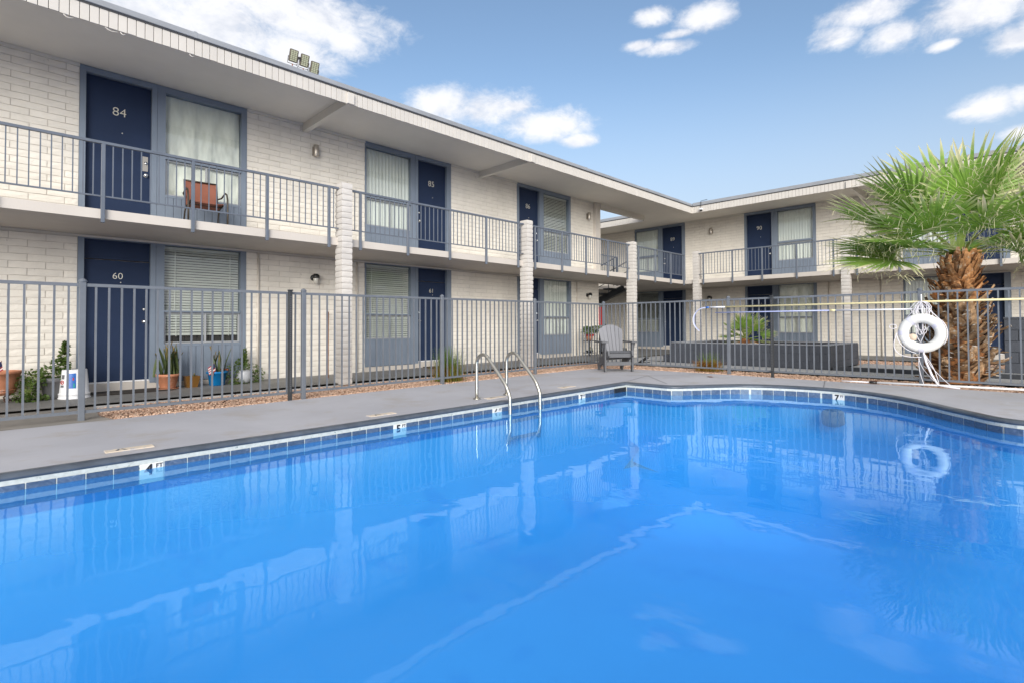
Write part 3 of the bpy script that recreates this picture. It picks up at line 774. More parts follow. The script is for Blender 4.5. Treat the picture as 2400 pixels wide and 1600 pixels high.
def blinds(w, parent, u0, u1, z0, z1, pitch=.045, gap=0, tilt=32):
    mb = MB(); z = z1-.02; c, s = math.cos(R(tilt)), math.sin(R(tilt)); wd = .024
    rr = random.Random(int(u0*100))
    while z > z0+gap:
        k = rr.uniform(-.0025, .0025)
        vs = [w.P(u0, -.095-wd*c, z+wd*s), w.P(u1, -.095-wd*c, z+wd*s+k), w.P(u1, -.095+wd*c, z-wd*s+k), w.P(u0, -.095+wd*c, z-wd*s)]
        mb.add(vs, [(0, 1, 2, 3)]); z -= pitch
    wbox(mb, w, u0, u1, -.105, -.08, z1-.045, z1-.002); wbox(mb, w, u0, u1, -.105, -.085, z-.008+pitch*.5, z+.014+pitch*.5)
    for uu in (u0+.15, u1-.15): wbox(mb, w, uu, uu+.012, -.0705, -.07, z, z1)
    o = mb.build('blind', M_blind, parent); o['kind'] = 'stuff'
def vanes(w, parent, u0, u1, z0, z1, pitch=.085):
    mb = MB(); u = u0; rr = random.Random(int(abs(u0)*77)+3)
    while u < u1-.01:
        e = min(u+pitch*1.08, u1); k = rr.uniform(.002, .016)
        n = 4
        for i in range(n):
            a0, a1 = i/n, (i+1)/n
            f = lambda a: -.093-.014*math.sin(a*math.pi)-k*a
            mb.add([w.P(u+(e-u)*a0, f(a0), z0), w.P(u+(e-u)*a1, f(a1), z0), w.P(u+(e-u)*a1, f(a1), z1), w.P(u+(e-u)*a0, f(a0), z1)], [(0, 1, 2, 3)])
        u += pitch
    o = mb.build('vertical_blind', M_vane, parent, True); o['kind'] = 'stuff'
def curtain(w, parent, u0, u1, z0, z1, amp=.02, seed=1):
    mb = MB(); nu, nz = 60, 40; vs = []; fs = []
    for j in range(nz+1):
        for i in range(nu+1):
            u = u0+(u1-u0)*i/nu; z = z0+(z1-z0)*j/nz
            d = -.105+amp*.55*math.sin(u*21+1.2*math.sin(z*2.1+seed))+amp*1.1*noise.noise(Vector((u*9, z*3.2, seed)))+amp*.5*noise.noise(Vector((u*26, z*11, seed+4)))
            vs.append(w.P(u, max(-.138, min(-.072, d)), z))
    for j in range(nz):
        for i in range(nu):
            a = j*(nu+1)+i; fs.append((a, a+1, a+nu+2, a+nu+1))
    mb.add(vs, fs); mb.build('curtain', M_cloth, parent, True)
def unit(wing, w, u0, u1, door_left, floor, upper, number, cover, plate=False, knob_far=True, numsize=.135):
    """one door-and-window bay between u0 and u1; door on its left or right"""
    z0 = floor; zt = SOFFIT-.008 if upper else 2.40
    fw = .075
    if door_left: d0, d1, g0, g1 = u0+fw+.004, u0+fw+.846, u0+fw+.846+.20, u1-.095
    else: d1, d0 = u1-fw-.004-.055, u1-fw-.846-.055; g0, g1 = u0+.03, d0-.20
    # --- door
    dz0 = z0+.015 if upper else z0+.155
    dtop = zt-.10 if upper else 2.06
    dm = MB(); wbox(dm, w, d0, d1, -.10, -.06, dz0, dtop)
    door = dm.build('door', M_navy, wing)
    if not upper:
        tm = MB(); wbox(tm, w, d0, d1, -.10, -.066, 2.075, zt-.012); tm.build('transom_panel', M_navy, door)
        tm = MB(); wbox(tm, w, d0, d1, -.10, -.03, dz0-.02, dz0-.002); tm.build('threshold', M_whitep, door)
        tm = MB(); wbox(tm, w, d0-.1, d1+.1, -.10, .005, z0, dz0-.021); tm.build('door_step', M_slab, door)
    fm = MB()
    wbox(fm, w, u0 if door_left else d0-.075, d0-.003, -.12, .012, z0 if upper else z0+.10, zt)
    wbox(fm, w, d1+.003, d1+.075 if door_left else u1, -.12, .012, z0 if upper else z0+.10, zt)
    wbox(fm, w, d0-.003, d1+.003, -.12, .010, dtop+.012 if upper else zt-.03, zt)
    fm.build('door_frame', M_trim, door)
    ku = d1-.06 if (door_left == knob_far) else d0+.06
    ku = d1-.065 if door_left else d0+.065
    knob_set(w, door, ku, dz0+.93, dz0+1.13, plate)
    mid = (d0+d1)/2
    if number: dig(w, door, number, mid+.0, (dz0+1.87) if upper else z0+1.80, numsize if upper else numsize*.92, -.055)
    pm = MB(); M_ = (Vector(w.P(0, 1, 0))-Vector(w.P(0, 0, 0))).to_track_quat('Z', 'Y').to_matrix().to_4x4(); pm.lathe([(.001, .004), (.007, .004), (.009, 0)], n=10); M_.translation = Vector(w.P(mid+.04, -.06, dz0+1.55)); pm.xform(M_); pm.build('peephole', M_brass, door)
    # --- window
    gz_t = zt-.105 if upper else zt-.035
    tz1, tz0 = (3.885, 3.80) if upper else (1.295, 1.245)
    sz0 = 3.215 if upper else .735
    kz1 = sz0-.045
    fm = MB()
    ua, ub = (d1+.078, u1) if door_left else (u0, d0-.078)
    wbox(fm, w, ua, g0-.002, -.12, .006, z0 if upper else z0+.09, zt)
    wbox(fm, w, g1+.002, ub, -.12, .006, z0 if upper else z0+.09, zt)
    wbox(fm, w, g0-.002, g1+.002, -.12, .005, gz_t+.002, zt)
    wbox(fm, w, g0-.002, g1+.002, -.10, .014, tz0+.012, tz1-.012)
    wbox(fm, w, g0-.002, g1+.002, -.10, .008, kz1, sz0-.004)
    win = fm.build('window', M_trim, wing)
    gm_ = MB(); wbox(gm_, w, g0, g1, -.062, -.058, tz1-.014, gz_t+.004); gm_.build('glass_pane', M_glass, win)
    gl2 = MB(); wbox(gl2, w, g0+.03, g1-.03, -.052, -.048, sz0+.02, tz0-.006); gl2.build('glass_pane', M_glass, win)
    sm = MB(); M_s = M_silver
    for a, b, c, d in ((g0, g0+.028, sz0, tz0+.010), (g1-.028, g1, sz0, tz0+.010), (g0+.028, g1-.028, sz0, sz0+.024), (g0+.028, g1-.028, tz0-.014, tz0+.010)):
        wbox(sm, w, a, b, -.075, -.035, c, d)
    um = (g0+g1)/2+.03; wbox(sm, w, um-.014, um+.014, -.07, -.03, sz0+.024, tz0-.014)
    sm.build('sash', M_trim if upper is None else M_sash, win)
    rm = MB(); wbox(rm, w, g0-.002, g1+.002, -.149, -.145, sz0, gz_t); rm.build('dark_interior', M_room, win)  # near-black panel paints in the dark of the unlit room
    if cover[0] == 'blind':
        blinds(w, win, g0+.01, g1-.01, tz1+.01, gz_t-.005, tilt=cover[1] if len(cover) > 1 else 50)
        blinds(w, win, g0+.03, g1-.03, sz0+.02, tz0-.012, gap=cover[2] if len(cover) > 2 else 0, tilt=46)
    elif cover[0] == 'vane':
        vanes(w, win, g0+.005, g1-.005, sz0+.02, gz_t-.01)
    else:
        curtain(w, win, g0+.004, g1-.004, sz0+.02, gz_t-.004, seed=cover[1])
    # grooved board panel below the window, board by board
    nb = max(6, round((ub-ua)/.115)); bw = (ub-ua)/nb
    base = z0+.002 if upper else z0+.095
    bm0 = MB(); bm0.bbox(-bw/2+.003, bw/2-.003, -.012, .006, 0, kz1-base, .003); bme = bm0.mesh('board', M_trim)
    bk_ = MB(); wbox(bk_, w, g0-.002, g1+.002, -.11, -.012, base, kz1); bk_.build('board_backing', M_joint2, win)
    n2 = max(4, round((g1-g0)/.115)); bw2 = (g1-g0)/n2
    bm0 = MB(); bm0.bbox(-bw2/2+.003, bw2/2-.003, -.012, .004, 0, kz1-base-.002, .003); bme = bm0.mesh('board', M_trim)
    for i in range(n2): inst(bme, 'board', win, w.P(g0+bw2*(i+.5), -.004, base), (0, 0, w.rotz))
    if not upper:
        cm = MB(); wbox(cm, w, ua+.003 if door_left else ua, ub, -.10, .012, z0-.03, z0+.088); cm.build('base_kerb', M_slab, win)
M_sash = mat('sash_aluminium', (.42, .43, .44), .4, metal=.3, var=.1)
M_joint2 = mat('panel_groove', (.07, .085, .11), .7)

# ---- left wing
LW = thing('apartment_building', 'long off-white two storey block wing on the left, nearest the pool ladder', 'building', (5.6, YW, 0), 'apartment wings round the pool')
XL0, XL1 = -4.0, 14.316
UL = [(.96, 3.353, True), (5.765, 8.118, False), (10.47, 12.86, True)]
mb = MB()
for a, b in zip([XL0]+[u[1] for u in UL], [u[0] for u in UL]+[XL1]):
    wbox(mb, WingL, a, b, -.15, -.013, FLOOR2, SOFFIT-.04); wbox(mb, WingL, a, b, -.15, -.013, -.05, 2.385)
wbox(mb, WingL, XL0, XL1, -8, -.15, -.05, 5.03)
mb.build('wall', M_mortar, LW)
segs = []
for a, b in zip([XL0]+[u[1] for u in UL], [u[0] for u in UL]+[XL1]):
    a2 = max(a, -.6)
    zb = walk((a2+b)/2, 0)
    segs += [(a2, b, FLOOR2, SOFFIT-.05), (a2, b, zb-.01, 2.375)]
build_bricks(LW, WingL, segs, 11)
# pilaster at the free end of the upper wall
mb = MB(); wbox(mb, WingL, 14.04, 14.30, .001, .10, FLOOR2+.002, SOFFIT-.002); mb.build('pilaster', M_mortar, LW)
mb = MB()
wbox(mb, WingL, XL0, .958, -.01, .02, SOFFIT-.05, SOFFIT-.002); wbox(mb, WingL, 3.356, 5.762, -.01, .02, SOFFIT-.05, SOFFIT-.002)
wbox(mb, WingL, 8.121, 10.467, -.01, .02, SOFFIT-.05, SOFFIT-.002); wbox(mb, WingL, 12.863, 14.03, -.01, .02, SOFFIT-.05, SOFFIT-.002)
wbox(mb, WingL, XL0, XL1, -.01, .022, 2.385, 2.418)
mb.build('wall_trim', M_stucco, LW)
W60, W61, W62 = walk(2, 0), walk(7, 0), walk(11.6, 0)
unit(LW, WingL, *UL[0], FLOOR2, True, '84', ('curtain', 1), plate=True, numsize=.19)
unit(LW, WingL, *UL[0], W60, False, '60', ('blind', 52, .13), numsize=.155)
unit(LW, WingL, *UL[1], FLOOR2, True, '85', ('vane',), numsize=.19)
unit(LW, WingL, *UL[1], W61, False, '61', ('blind', 55), numsize=.155)
unit(LW, WingL, *UL[2], FLOOR2, True, '86', ('blind', 52), numsize=.19)
unit(LW, WingL, *UL[2], W62, False, '62', ('vane',), numsize=.155)
mb = MB(); mb.box(XL0, 17.0, 8.6, 10.398, SLAB_B, FLOOR2)
# keep the slab in front of the wall below the bricks of the upper floor
mb.build('balcony_slab', M_slab, LW)
# roof: deck, soffit, beams, fascia boards, cap flashing
YF, XF = 8.40, 17.25
mb = MB(); mb.box(XL0, 14.45, YF+.03, 18, SOFFIT+.001, 5.15); mb.box(14.452, XF+.3, YF+.03, 10.30, SOFFIT+.001, 5.15)
roof = mb.build('roof', M_stucco, LW)
def beam_l(x):
    m = MB(); m.box(x-.05, x+.05, YF+.035, YW+.02, FAS_B+.005, SOFFIT); m.build('beam', M_stucco, roof)
    m = MB(); m.bbox(x-.075, x+.055, YF-.045, YF+.03, FAS_B-.006, FAS_T-.04, .006); m.build('beam_end', M_fascia, roof)
for x_ in (-.4, 4.44, 9.10): beam_l(x_)
m = MB(); m.box(14.32, XF-.2, 10.14, 10.29, FAS_B, SOFFIT); m.build('beam', M_stucco, roof)
FB = .0975
fbm = MB(); fbm.bbox(-FB/2+.003, FB/2-.003, -.012, .012, 0, FAS_T-FAS_B, .003); FBME = fbm.mesh('fascia_board', M_fascia)
x_ = XL0
rr = random.Random(4)
while x_ < XF-.01:
    w_ = min(FB, XF-x_)
    inst(FBME, 'fascia_board', roof, (x_+w_/2, YF+.014, FAS_B+rr.uniform(-.003, .003)), None, (w_/FB, 1, 1)); x_ += FB
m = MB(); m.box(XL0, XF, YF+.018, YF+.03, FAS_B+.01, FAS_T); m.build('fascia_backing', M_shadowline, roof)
m = MB(); m.box(XL0, XF+.02, YF-.012, YF+.03, FAS_T-.014, FAS_T+.004); m.build('shadow_line_strip', M_shadowline, roof)
xs_ = [XL0, -1.0, 2.05, 5.1, 8.15, 11.2, 14.25, XF+.02]
for a, b in zip(xs_, xs_[1:]):
    m = MB(); m.bbox(a+.002, b-.002, YF-.03, YF+.16, FAS_T+.005, ROOF_T+rr.uniform(-.004, .004), .006); m.build('flashing', M_flash, roof)
m = MB()
for a in xs_[1:-1]: m.box(a-.02, a+.02, YF-.033, YF+.163, FAS_T+.003, ROOF_T+.007)
m.build('flashing_joint', M_flash, roof)
# peeling paint strips along the near fascia edge
m = MB()
for a, L in ((1.03, .14), (1.19, .05), (.62, .1), (1.98, .06)):
    pts = [(a+i*L/4, YF-.002, FAS_B-.012-.028*math.sin(i)*.6-i*.006) for i in range(5)]
    m.tube(pts, [.006, .008, .007, .005, .002], 5)
m.build('peeling_paint', M_fascia, roof)
# conduits on the ground floor wall
for u in (3.56, 5.57, 13.13):
    m = MB(); m.tube([(u, YW-.02, walk(u, 0)+.03), (u, YW-.02, 2.38)], .016, 8); m.build('conduit', M_pipe, LW, True)

# ---- right wing
RW = thing('apartment_building', 'off-white two storey block wing across the back, behind the palm and planter', 'building', (XW, 5, 0), 'apartment wings round the pool')
UR = [(-11.95, -9.70, False), (-7.42, -5.11, True), (-2.80, -.48, False)]          # u = -y
WING_U0, WING_U1 = -17.0, 9.0
mb = MB()
cuts = list(zip([WING_U0]+[u[1] for u in UR], [u[0] for u in UR]+[WING_U1]))
for a, b in cuts:
    wbox(mb, WingR, a, b, -.15, -.013, FLOOR2, SOFFIT-.04); wbox(mb, WingR, a, b, -.15, -.013, -.05, 2.385)
wbox(mb, WingR, WING_U0, WING_U1, -8, -.15, -.05, 5.03)
mb.build('wall', M_mortar, RW)
segs = []
for a, b in cuts:
    a2, b2 = max(a, -15.0), min(b, 1.5)
    segs += [(a2, b2, FLOOR2, SOFFIT-.05), (a2, b2, .05, 2.375)]
build_bricks(RW, WingR, segs, 23)
mb = MB()
for a, b in cuts: wbox(mb, WingR, a+.003, b-.003, -.01, .02, SOFFIT-.05, SOFFIT-.002)
wbox(mb, WingR, WING_U0, WING_U1, -.01, .022, 2.385, 2.418)
mb.build('wall_trim', M_stucco, RW)
unit(RW, WingR, *UR[0], FLOOR2, True, '89', ('vane',), numsize=.19)
unit(RW, WingR, *UR[0], .055, False, None, ('blind', 30), numsize=.155)
unit(RW, WingR, *UR[1], FLOOR2, True, '90', ('vane',), numsize=.19)
unit(RW, WingR, *UR[1], .055, False, None, ('curtain', 5), numsize=.155)
unit(RW, WingR, *UR[2], FLOOR2, True, None, ('vane',), numsize=.19)
unit(RW, WingR, *UR[2], .055, False, None, ('vane',), numsize=.155)
mb = MB(); mb.box(17.003, XW+.148, -9, 17, SLAB_B, FLOOR2); mb.build('balcony_slab', M_slab, RW)
mb = MB(); mb.box(XF+.302, 27, -9, 18, SOFFIT+.001, 5.15); mb.box(XF+.03, XF+.30, -9, YF+.028, SOFFIT+.001, 5.15); mb.box(XF+.03, XF+.30, 10.302, 18, SOFFIT+.001, 5.15)
roofR = mb.build('roof', M_stucco, RW)
for y0, y1 in ((-9, YF+.02), (10.31, 17)):
    y_ = y1
    while y_ > y0+.01:
        w_ = min(FB, y_-y0)
        inst(FBME, 'fascia_board', roofR, (XF+.014, y_-w_/2, FAS_B+rr.uniform(-.003, .003)), (0, 0, R(-90)), (w_/FB, 1, 1)); y_ -= FB
    m = MB(); m.box(XF+.018, XF+.03, y0, y1, FAS_B+.01, FAS_T); m.build('fascia_backing', M_shadowline, roofR)
    m = MB(); m.box(XF-.012, XF+.028, y0, y1-.04, FAS_T-.014, FAS_T+.004); m.build('shadow_line_strip', M_shadowline, roofR)
    ys_ = [y0]+[y for y in (-6, -3, 0, 3.05, 6.1, 13.2) if y0 < y < y1]+[y1+.0]
    for a, b in zip(ys_, ys_[1:]):
        m = MB(); m.bbox(XF-.03, XF+.16, a+.002, b-.002 if b < YF else b-.06, FAS_T+.005, ROOF_T+.03+rr.uniform(-.003, .003), .006); m.build('flashing', M_flash, roofR)
for y_ in (3.72, -.8):
    m = MB(); m.box(XF+.035, XW+.02, y_-.05, y_+.05, FAS_B+.005, SOFFIT); m.build('beam', M_stucco, roofR)
    m = MB(); m.bbox(XF-.045, XF+.03, y_-.07, y_+.06, FAS_B-.006, FAS_T-.04, .006); m.build('beam_end', M_fascia, roofR)
for y_ in (7.99, 5.95, 4.55, 2.2):                    # low ridges of tar and pipe along the far roof edge
    m = MB(); m.tube([(XF+.22, y_, ROOF_T+.03), (XF+.22, y_-.9, ROOF_T+.045), (XF+.2, y_-1.35, ROOF_T+.03)], .028, 6); m.build('roof_pipe', M_cable, roofR, True)
for u in (-4.75,): 
    m = MB(); m.tube([WingR.P(u, .02, .06), WingR.P(u, .02, 2.38)], .016, 8); m.build('conduit', M_pipe, RW, True)
m = MB(); m.tube([WingR.P(-3.35, .02, .06), WingR.P(-3.35, .02, 2.38)], .016, 8); m.build('conduit', M_pipe, RW, True)
m = MB(); p_ = [(17.02, 8.55, ROOF_T-.03)]
for i in range(13):
    a = math.pi*i/12; p_.append((16.9-.42*math.cos(a)+.25, 8.75+.15*i/12, ROOF_T+.02+.13*math.sin(a)))
m.tube(p_[1:], .032, 7); m.build('conduit_loop', M_cable, roof, True)

# ------------------------------------------------------------------ columns of slump block
def col_block(sd, dx, dy, h):
    rr = random.Random(sd); mb = MB(); prof = [(0, -.010), (.006, -.002), (h*.35, .0015), (h*.7, .001), (h-.007, -.002), (h, -.011)]
    vs = []; fs = []; n = 12
    base = []
    for sx, sy in ((-1, -1), (1, -1), (1, 1), (-1, 1)): pass
    per = [(-1, -1), (-.33, -1), (.33, -1), (1, -1), (1, -.33), (1, .33), (1, 1), (.33, 1), (-.33, 1), (-1, 1), (-1, .33), (-1, -.33)]
    for z, o in prof:
        for (a, b) in per:
            k = .003 if abs(a) == 1 and abs(b) == 1 else 0
            vs.append((a*(dx/2+o-k+rr.uniform(-.002, .002)), b*(dy/2+o-k+rr.uniform(-.002, .002)), z+(rr.uniform(-.003, .003) if 0 < z < h else 0)))
    for j in range(len(prof)-1):
        for i in range(n): fs.append((j*n+i, j*n+(i+1) % n, (j+1)*n+(i+1) % n, (j+1)*n+i))
    fs.append(tuple(range(n))[::-1]); fs.append(tuple((len(prof)-1)*n+i for i in range(n)))
    mb.add(vs, fs); return mb.mesh('block', M_column)
COLUMNS = [('A', 4.408, 8.565, .20, .245, 'slump block column nearest the camera, right of the rust chair bay'),
           ('B', 9.06, 8.565, .20, .245, 'slump block column between door 61 and the fence post behind the ladder rails'),
           ('C', 13.64, 8.565, .20, .245, 'slump block column behind the grey slatted chair'),
           ('D', 17.06, 8.15, .245, .21, 'slump block column at the inner corner of the two wings'),
           ('E', 17.06, 3.77, .245, .21, 'slump block column standing behind the right end of the planter')]
mblk = {}
for nm, cx_, cy_, dx, dy, lb in COLUMNS:
    zb = walk(cx_, 0)-.02 if cx_ < 16 else .05
    c = thing('block_column', lb, 'column', (cx_, cy_, zb), 'block columns carrying the balcony')
    top_ = 3.50; n = round((top_-zb)/COURSE); h = (top_-zb)/n
    for i in range(n):
        sd = rr.randrange(6); key = (dx, dy, sd, round(h, 3))
        if key not in mblk: mblk[key] = col_block(sd+int(dx*1000), dx, dy, h-.0015)
        inst(mblk[key], 'block', c, (cx_+rr.uniform(-.003, .003), cy_+rr.uniform(-.003, .003), zb+i*h), (0, 0, math.pi*rr.randrange(2)))

# ------------------------------------------------------------------ balcony railings
def railing(w_axis, fixed, a0, a1, posts, lb, posts_step=None):
    """w_axis 'x': runs along X at y=fixed; 'y': along Y at x=fixed (a0 > a1 in y)"""
    P = (lambda s, d, z: (s, fixed+d, z)) if w_axis == 'x' else (lambda s, d, z: (fixed+d, s, z))
    t_ = thing('balcony_railing', lb, 'railing', P((a0+a1)/2, 0, FLOOR2), 'balcony railings')
    lo, hi = min(a0, a1), max(a0, a1)
    def bx(s0, s1, d0, d1, z0, z1):
        a, b = P(s0, d0, z0), P(s1, d1, z1)
        m = MB(); m.box(min(a[0], b[0]), max(a[0], b[0]), min(a[1], b[1]), max(a[1], b[1]), z0, z1); return m
    bx(lo, hi, -.024, .024, 3.392, 3.425).build('top_rail', M_rail, t_)
    bx(lo, hi, -.012, .012, 2.70, 2.718).build('bottom_rail', M_rail, t_)
    pm = MB(); pm.bbox(-.021, .021, -.021, .021, 2.365-FLOOR2, 3.391-FLOOR2, .003); pme = pm.mesh('post', M_rail)
    bm_ = MB(); bm_.box(-.0065, .0065, -.0065, .0065, 2.719-FLOOR2, 3.391-FLOOR2); bme = bm_.mesh('baluster', M_rail)
    posts = sorted(posts)
    for p in posts: inst(pme, 'post', t_, P(p, -.004, FLOOR2))
    ends = [lo]+posts+[hi]
    for a, b in zip(ends, ends[1:]):
        n = round((b-a)/.101)
        for i in range(1, n):
            inst(bme, 'baluster', t_, P(a+(b-a)*i/n, 0, FLOOR2))
    return t_
railing('x', 8.572, -3.0, 4.305, [-2.0, -.98, .03, 1.05, 2.08, 3.11, 4.135], 'long balcony railing in front of the rust chair on the near balcony')
railing('x', 8.572, 4.51, 8.957, [4.725, 5.735, 6.76, 7.775, 8.785], 'balcony railing between the two nearest block columns, window behind its left end')
railing('x', 8.572, 9.163, 13.537, [9.37, 10.39, 11.40, 12.415, 13.415], 'balcony railing above the grey slatted chair, slatted blinds behind it')
railing('x', 8.572, 13.743, 17.0, [14.03, 15.02, 16.03, 16.95], 'short balcony railing at the inner corner of the two wings')
railing('y', 16.975, 8.04, 3.88, [7.89, 6.92, 6.0, 5.02, 4.06], 'balcony railing of the rear wing above the planter')
railing('y', 16.975, 3.66, -6.0, [3.49, 2.53, 1.55, .58, -.4, -1.4, -2.4, -3.4, -4.4, -5.4], 'balcony railing running behind the tall palm')

# ------------------------------------------------------------------ pool fences
FY, FX = 7.38, 10.5
def fence(axis, fixed, a0, a1, posts, lb, endposts=True):
    P = (lambda s, d, z: (s, fixed+d, z)) if axis == 'x' else (lambda s, d, z: (fixed+d, s, z))
    t_ = thing('pool_fence', lb, 'fence', P((a0+a1)/2, 0, 0), 'grey picket fences round the pool')
    lo, hi = min(a0, a1), max(a0, a1)
    posts = sorted(posts)
    gz = lambda s: G(P(s, 0, 0)[0])
    pm = MB(); pm.bbox(-.029, .029, -.029, .029, -.03, 1.505, .004); pm.lathe([(.038, 1.50), (.041, 1.512), (.030, 1.528), (.012, 1.540), (.001, 1.543)], n=12)
    pme = pm.mesh('post', M_fence)
    for p in posts: inst(pme, 'post', t_, P(p, 0, gz(p)))
    pk = MB(); pk.box(-.0095, .0095, -.0095, .0095, .108, 1.452); pke = pk.mesh('picket', M_fence)
    ends = sorted(set([lo]+posts+[hi]))
    for a, b in zip(ends, ends[1:]):
        for zz, h, nm in ((1.452, .034, 'top_rail'), (.075, .032, 'bottom_rail')):
            A, B = Vector(P(a, 0, gz(a)+zz)), Vector(P(b, 0, gz(b)+zz)); d = (B-A)
            m = MB(); side = Vector(P(0, 1, 0))-Vector(P(0, 0, 0)); upv = Vector((0, 0, 1))
            m.obox((A+B)/2+upv*h/2, d, side, upv, d.length-.01, .030, h); m.build(nm, M_fence, t_)
        n = max(1, round((b-a-.01)/.1165))
        for i in range(1, n):
            s = a+(b-a)*i/n; inst(pke, 'picket', t_, P(s, 0, gz(s)), None)
    return t_
fence('x', FY, -4.2, FX-.03, [-4.2, -1.72, .738, 3.185, 5.645, 8.05], 'grey picket fence along the gravel in front of the left wing')
fence('y', FX, FY, -6.5, [FY, 4.37, 1.315, -1.2, -3.7], 'grey picket fence along the path in front of the palm and planter')
def perf_post(x, y, lb, axis):
    t_ = thing('perforated_post', lb, 'post', (x, y, G(x)), 'dark perforated steel posts at the fence')
    m = MB(); m.bbox(x-.023, x+.023, y-.023, y+.023, G(x)-.05, G(x)+1.50, .003); m.build('tube', M_char, t_)
    m = MB()
    for i in range(44):
        z = G(x)+.12+i*.030
        if axis == 'x': m.box(x-.006, x+.006, y-.0245, y-.0225, z, z+.012)
        else: m.box(x-.0245, x-.0225, y-.006, y+.006, z, z+.012)
    o = m.build('hole', M_grey_label, t_); o['kind'] = 'stuff'
    m = MB(); m.bbox(x-.03, x+.03, y-.03, y+.03, G(x)+1.50, G(x)+1.515, .004); m.build('cap', M_char, t_)
perf_post(2.975, 7.325, 'dark perforated steel post by the left fence, left of the nearest column', 'x')
perf_post(10.44, 3.53, 'dark perforated steel post by the right fence in front of the planter', 'y')

# ------------------------------------------------------------------ staircase in the gap between the wings
ST = thing('staircase', 'dark steel switchback staircase in the gap between the two wings', 'staircase', (15.6, 12, .05))
def stair_flight(x0, x1, y0, z0, y1, z1, n, nm):
    """treads from (y0, z0) up to (y1, z1)"""
    for i in range(1, n):
        k = i/n; y = y0+(y1-y0)*k; z = z0+(z1-z0)*k
        m = MB(); m.bbox(x0, x1, y-.15, y+.15, z-.06, z, .006); m.build('tread', M_char, ST)
    d = Vector((0, y1-y0, z1-z0)); 
    m = MB(); m.obox(((x0+x1)/2, (y0+y1)/2, (z0+z1)/2-.16), d, (1, 0, 0), Vector((1, 0, 0)).cross(d), d.length, .16, .22); m.build('stringer', M_char, ST)
    for xx in (x0+.02, x1-.02):
        for h in (.92, .55):
            m = MB(); m.tube([(xx, y0, z0+h), (xx, y1, z1+h)], .02 if h > .8 else .014, 6); m.build('handrail', M_char, ST, True)
        for k in (0.03, .35, .68, .97):
            m = MB(); y = y0+(y1-y0)*k; z = z0+(z1-z0)*k; m.tube([(xx, y, z-.05), (xx, y, z+.92)], .018, 6); m.build('stair_post', M_char, ST)
stair_flight(15.75, 16.75, 13.6, 1.30, 10.55, 2.50, 8, 'upper')
stair_flight(14.55, 15.55, 10.7, .06, 13.6, 1.30, 8, 'lower')
m = MB(); m.bbox(14.5, 16.8, 13.62, 14.8, 1.20, 1.30, .008); m.build('landing', M_char, ST)
gr = thing('balcony_railing', 'low railing at the back edge of the walkway above the stairs', 'railing', (15.2, 10.45, FLOOR2), 'balcony railings')
for zz, h in ((3.392, .03), (2.70, .018)):
    m = MB(); m.box(14.34, 15.72, 10.43, 10.46, zz, zz+h); m.build('top_rail' if zz > 3 else 'bottom_rail', M_rail, gr)
for i in range(1, 14):
    m = MB(); x_ = 14.34+i*.099; m.box(x_-.0065, x_+.0065, 10.438, 10.452, 2.719, 3.391); m.build('baluster', M_rail, gr)
for x_ in (14.36, 15.70):
    m = MB(); m.box(x_-.03, x_+.03, 10.415, 10.475, 2.40, 3.391); m.build('post', M_rail, gr)
m = MB(); m.box(14.33, 17.0, 10.40, 10.44, SLAB_B-.004, FLOOR2+.004); m.build('balcony_edge', M_slab, LW)

# ------------------------------------------------------------------ wall lamps, cameras and floodlights
def sconce(w, u, z, lb):
    o = thing('wall_sconce', lb, 'lamp', w.P(u, .0, z-.1), 'satin silver sconces on the upper walls')
    m = MB(); wbox(m, w, u-.05, u+.05, -.02, .015, z-.09, z+.09); m.build('backplate', M_silver, o)
    m = MB(); m.lathe([(.048, -.115), (.052, -.11), (.052, .11), (.048, .115)], w.P(u, .075, z), 16, cap0=True, cap1=True); m.build('cylinder_shade', M_silver, o, True)
sconce(WingL, 4.64, 4.53, 'satin silver sconce on the upper wall beside the nearest block column')
sconce(WingL, 13.72, 4.53, 'satin silver sconce on the upper wall by the free end of the left wing')
sconce(WingR, -8.63, 4.53, 'satin silver sconce on the upper wall of the rear wing')
def jelly(w, u, z, lb):
    o = thing('jar_lamp', lb, 'lamp', w.P(u, 0, z-.15), 'black jar lamps on the lower walls')
    m = MB(); m.lathe([(.001, .035), (.045, .03), (.062, .01), (.062, 0)], n=14); M_ = (Vector(w.P(0, 1, 0))-Vector(w.P(0, 0, 0))).to_track_quat('Z', 'Y').to_matrix().to_4x4(); M_.translation = Vector(w.P(u, 0, z)); m.xform(M_); m.build('wall_plate', M_black, o, True)
    m = MB(); m.tube([w.P(u, .03, z), w.P(u, .08, z+.035), w.P(u, .12, z+.03)], .022, 8); m.build('arm', M_black, o, True)
    m = MB(); m.lathe([(.001, .075), (.04, .07), (.066, .045), (.072, .0), (.066, -.012), (.05, -.015)], w.P(u, .12, z), 16); m.build('lamp_hood', M_black, o, True)
    m = MB(); m.lathe([(.048, -.012), (.052, -.05), (.045, -.10), (.025, -.125), (.001, -.13)], w.P(u, .12, z), 16); m.build('glass_jar', M_jar, o, True)
jelly(WingL, 4.62, 1.98, 'black jar lamp on the lower wall beside the nearest block column')
jelly(WingL, 13.68, 1.98, 'black jar lamp above the small plant stand at the wing end')
jelly(WingR, -8.70, 2.03, 'black jar lamp on the lower wall of the rear wing')
LB = ['leftmost of the three square floodlights on the left roof edge, bronze frame', 'middle floodlight on the left roof edge with a dark junction knob beside it', 'right floodlight on the left roof edge, lowest of the three']
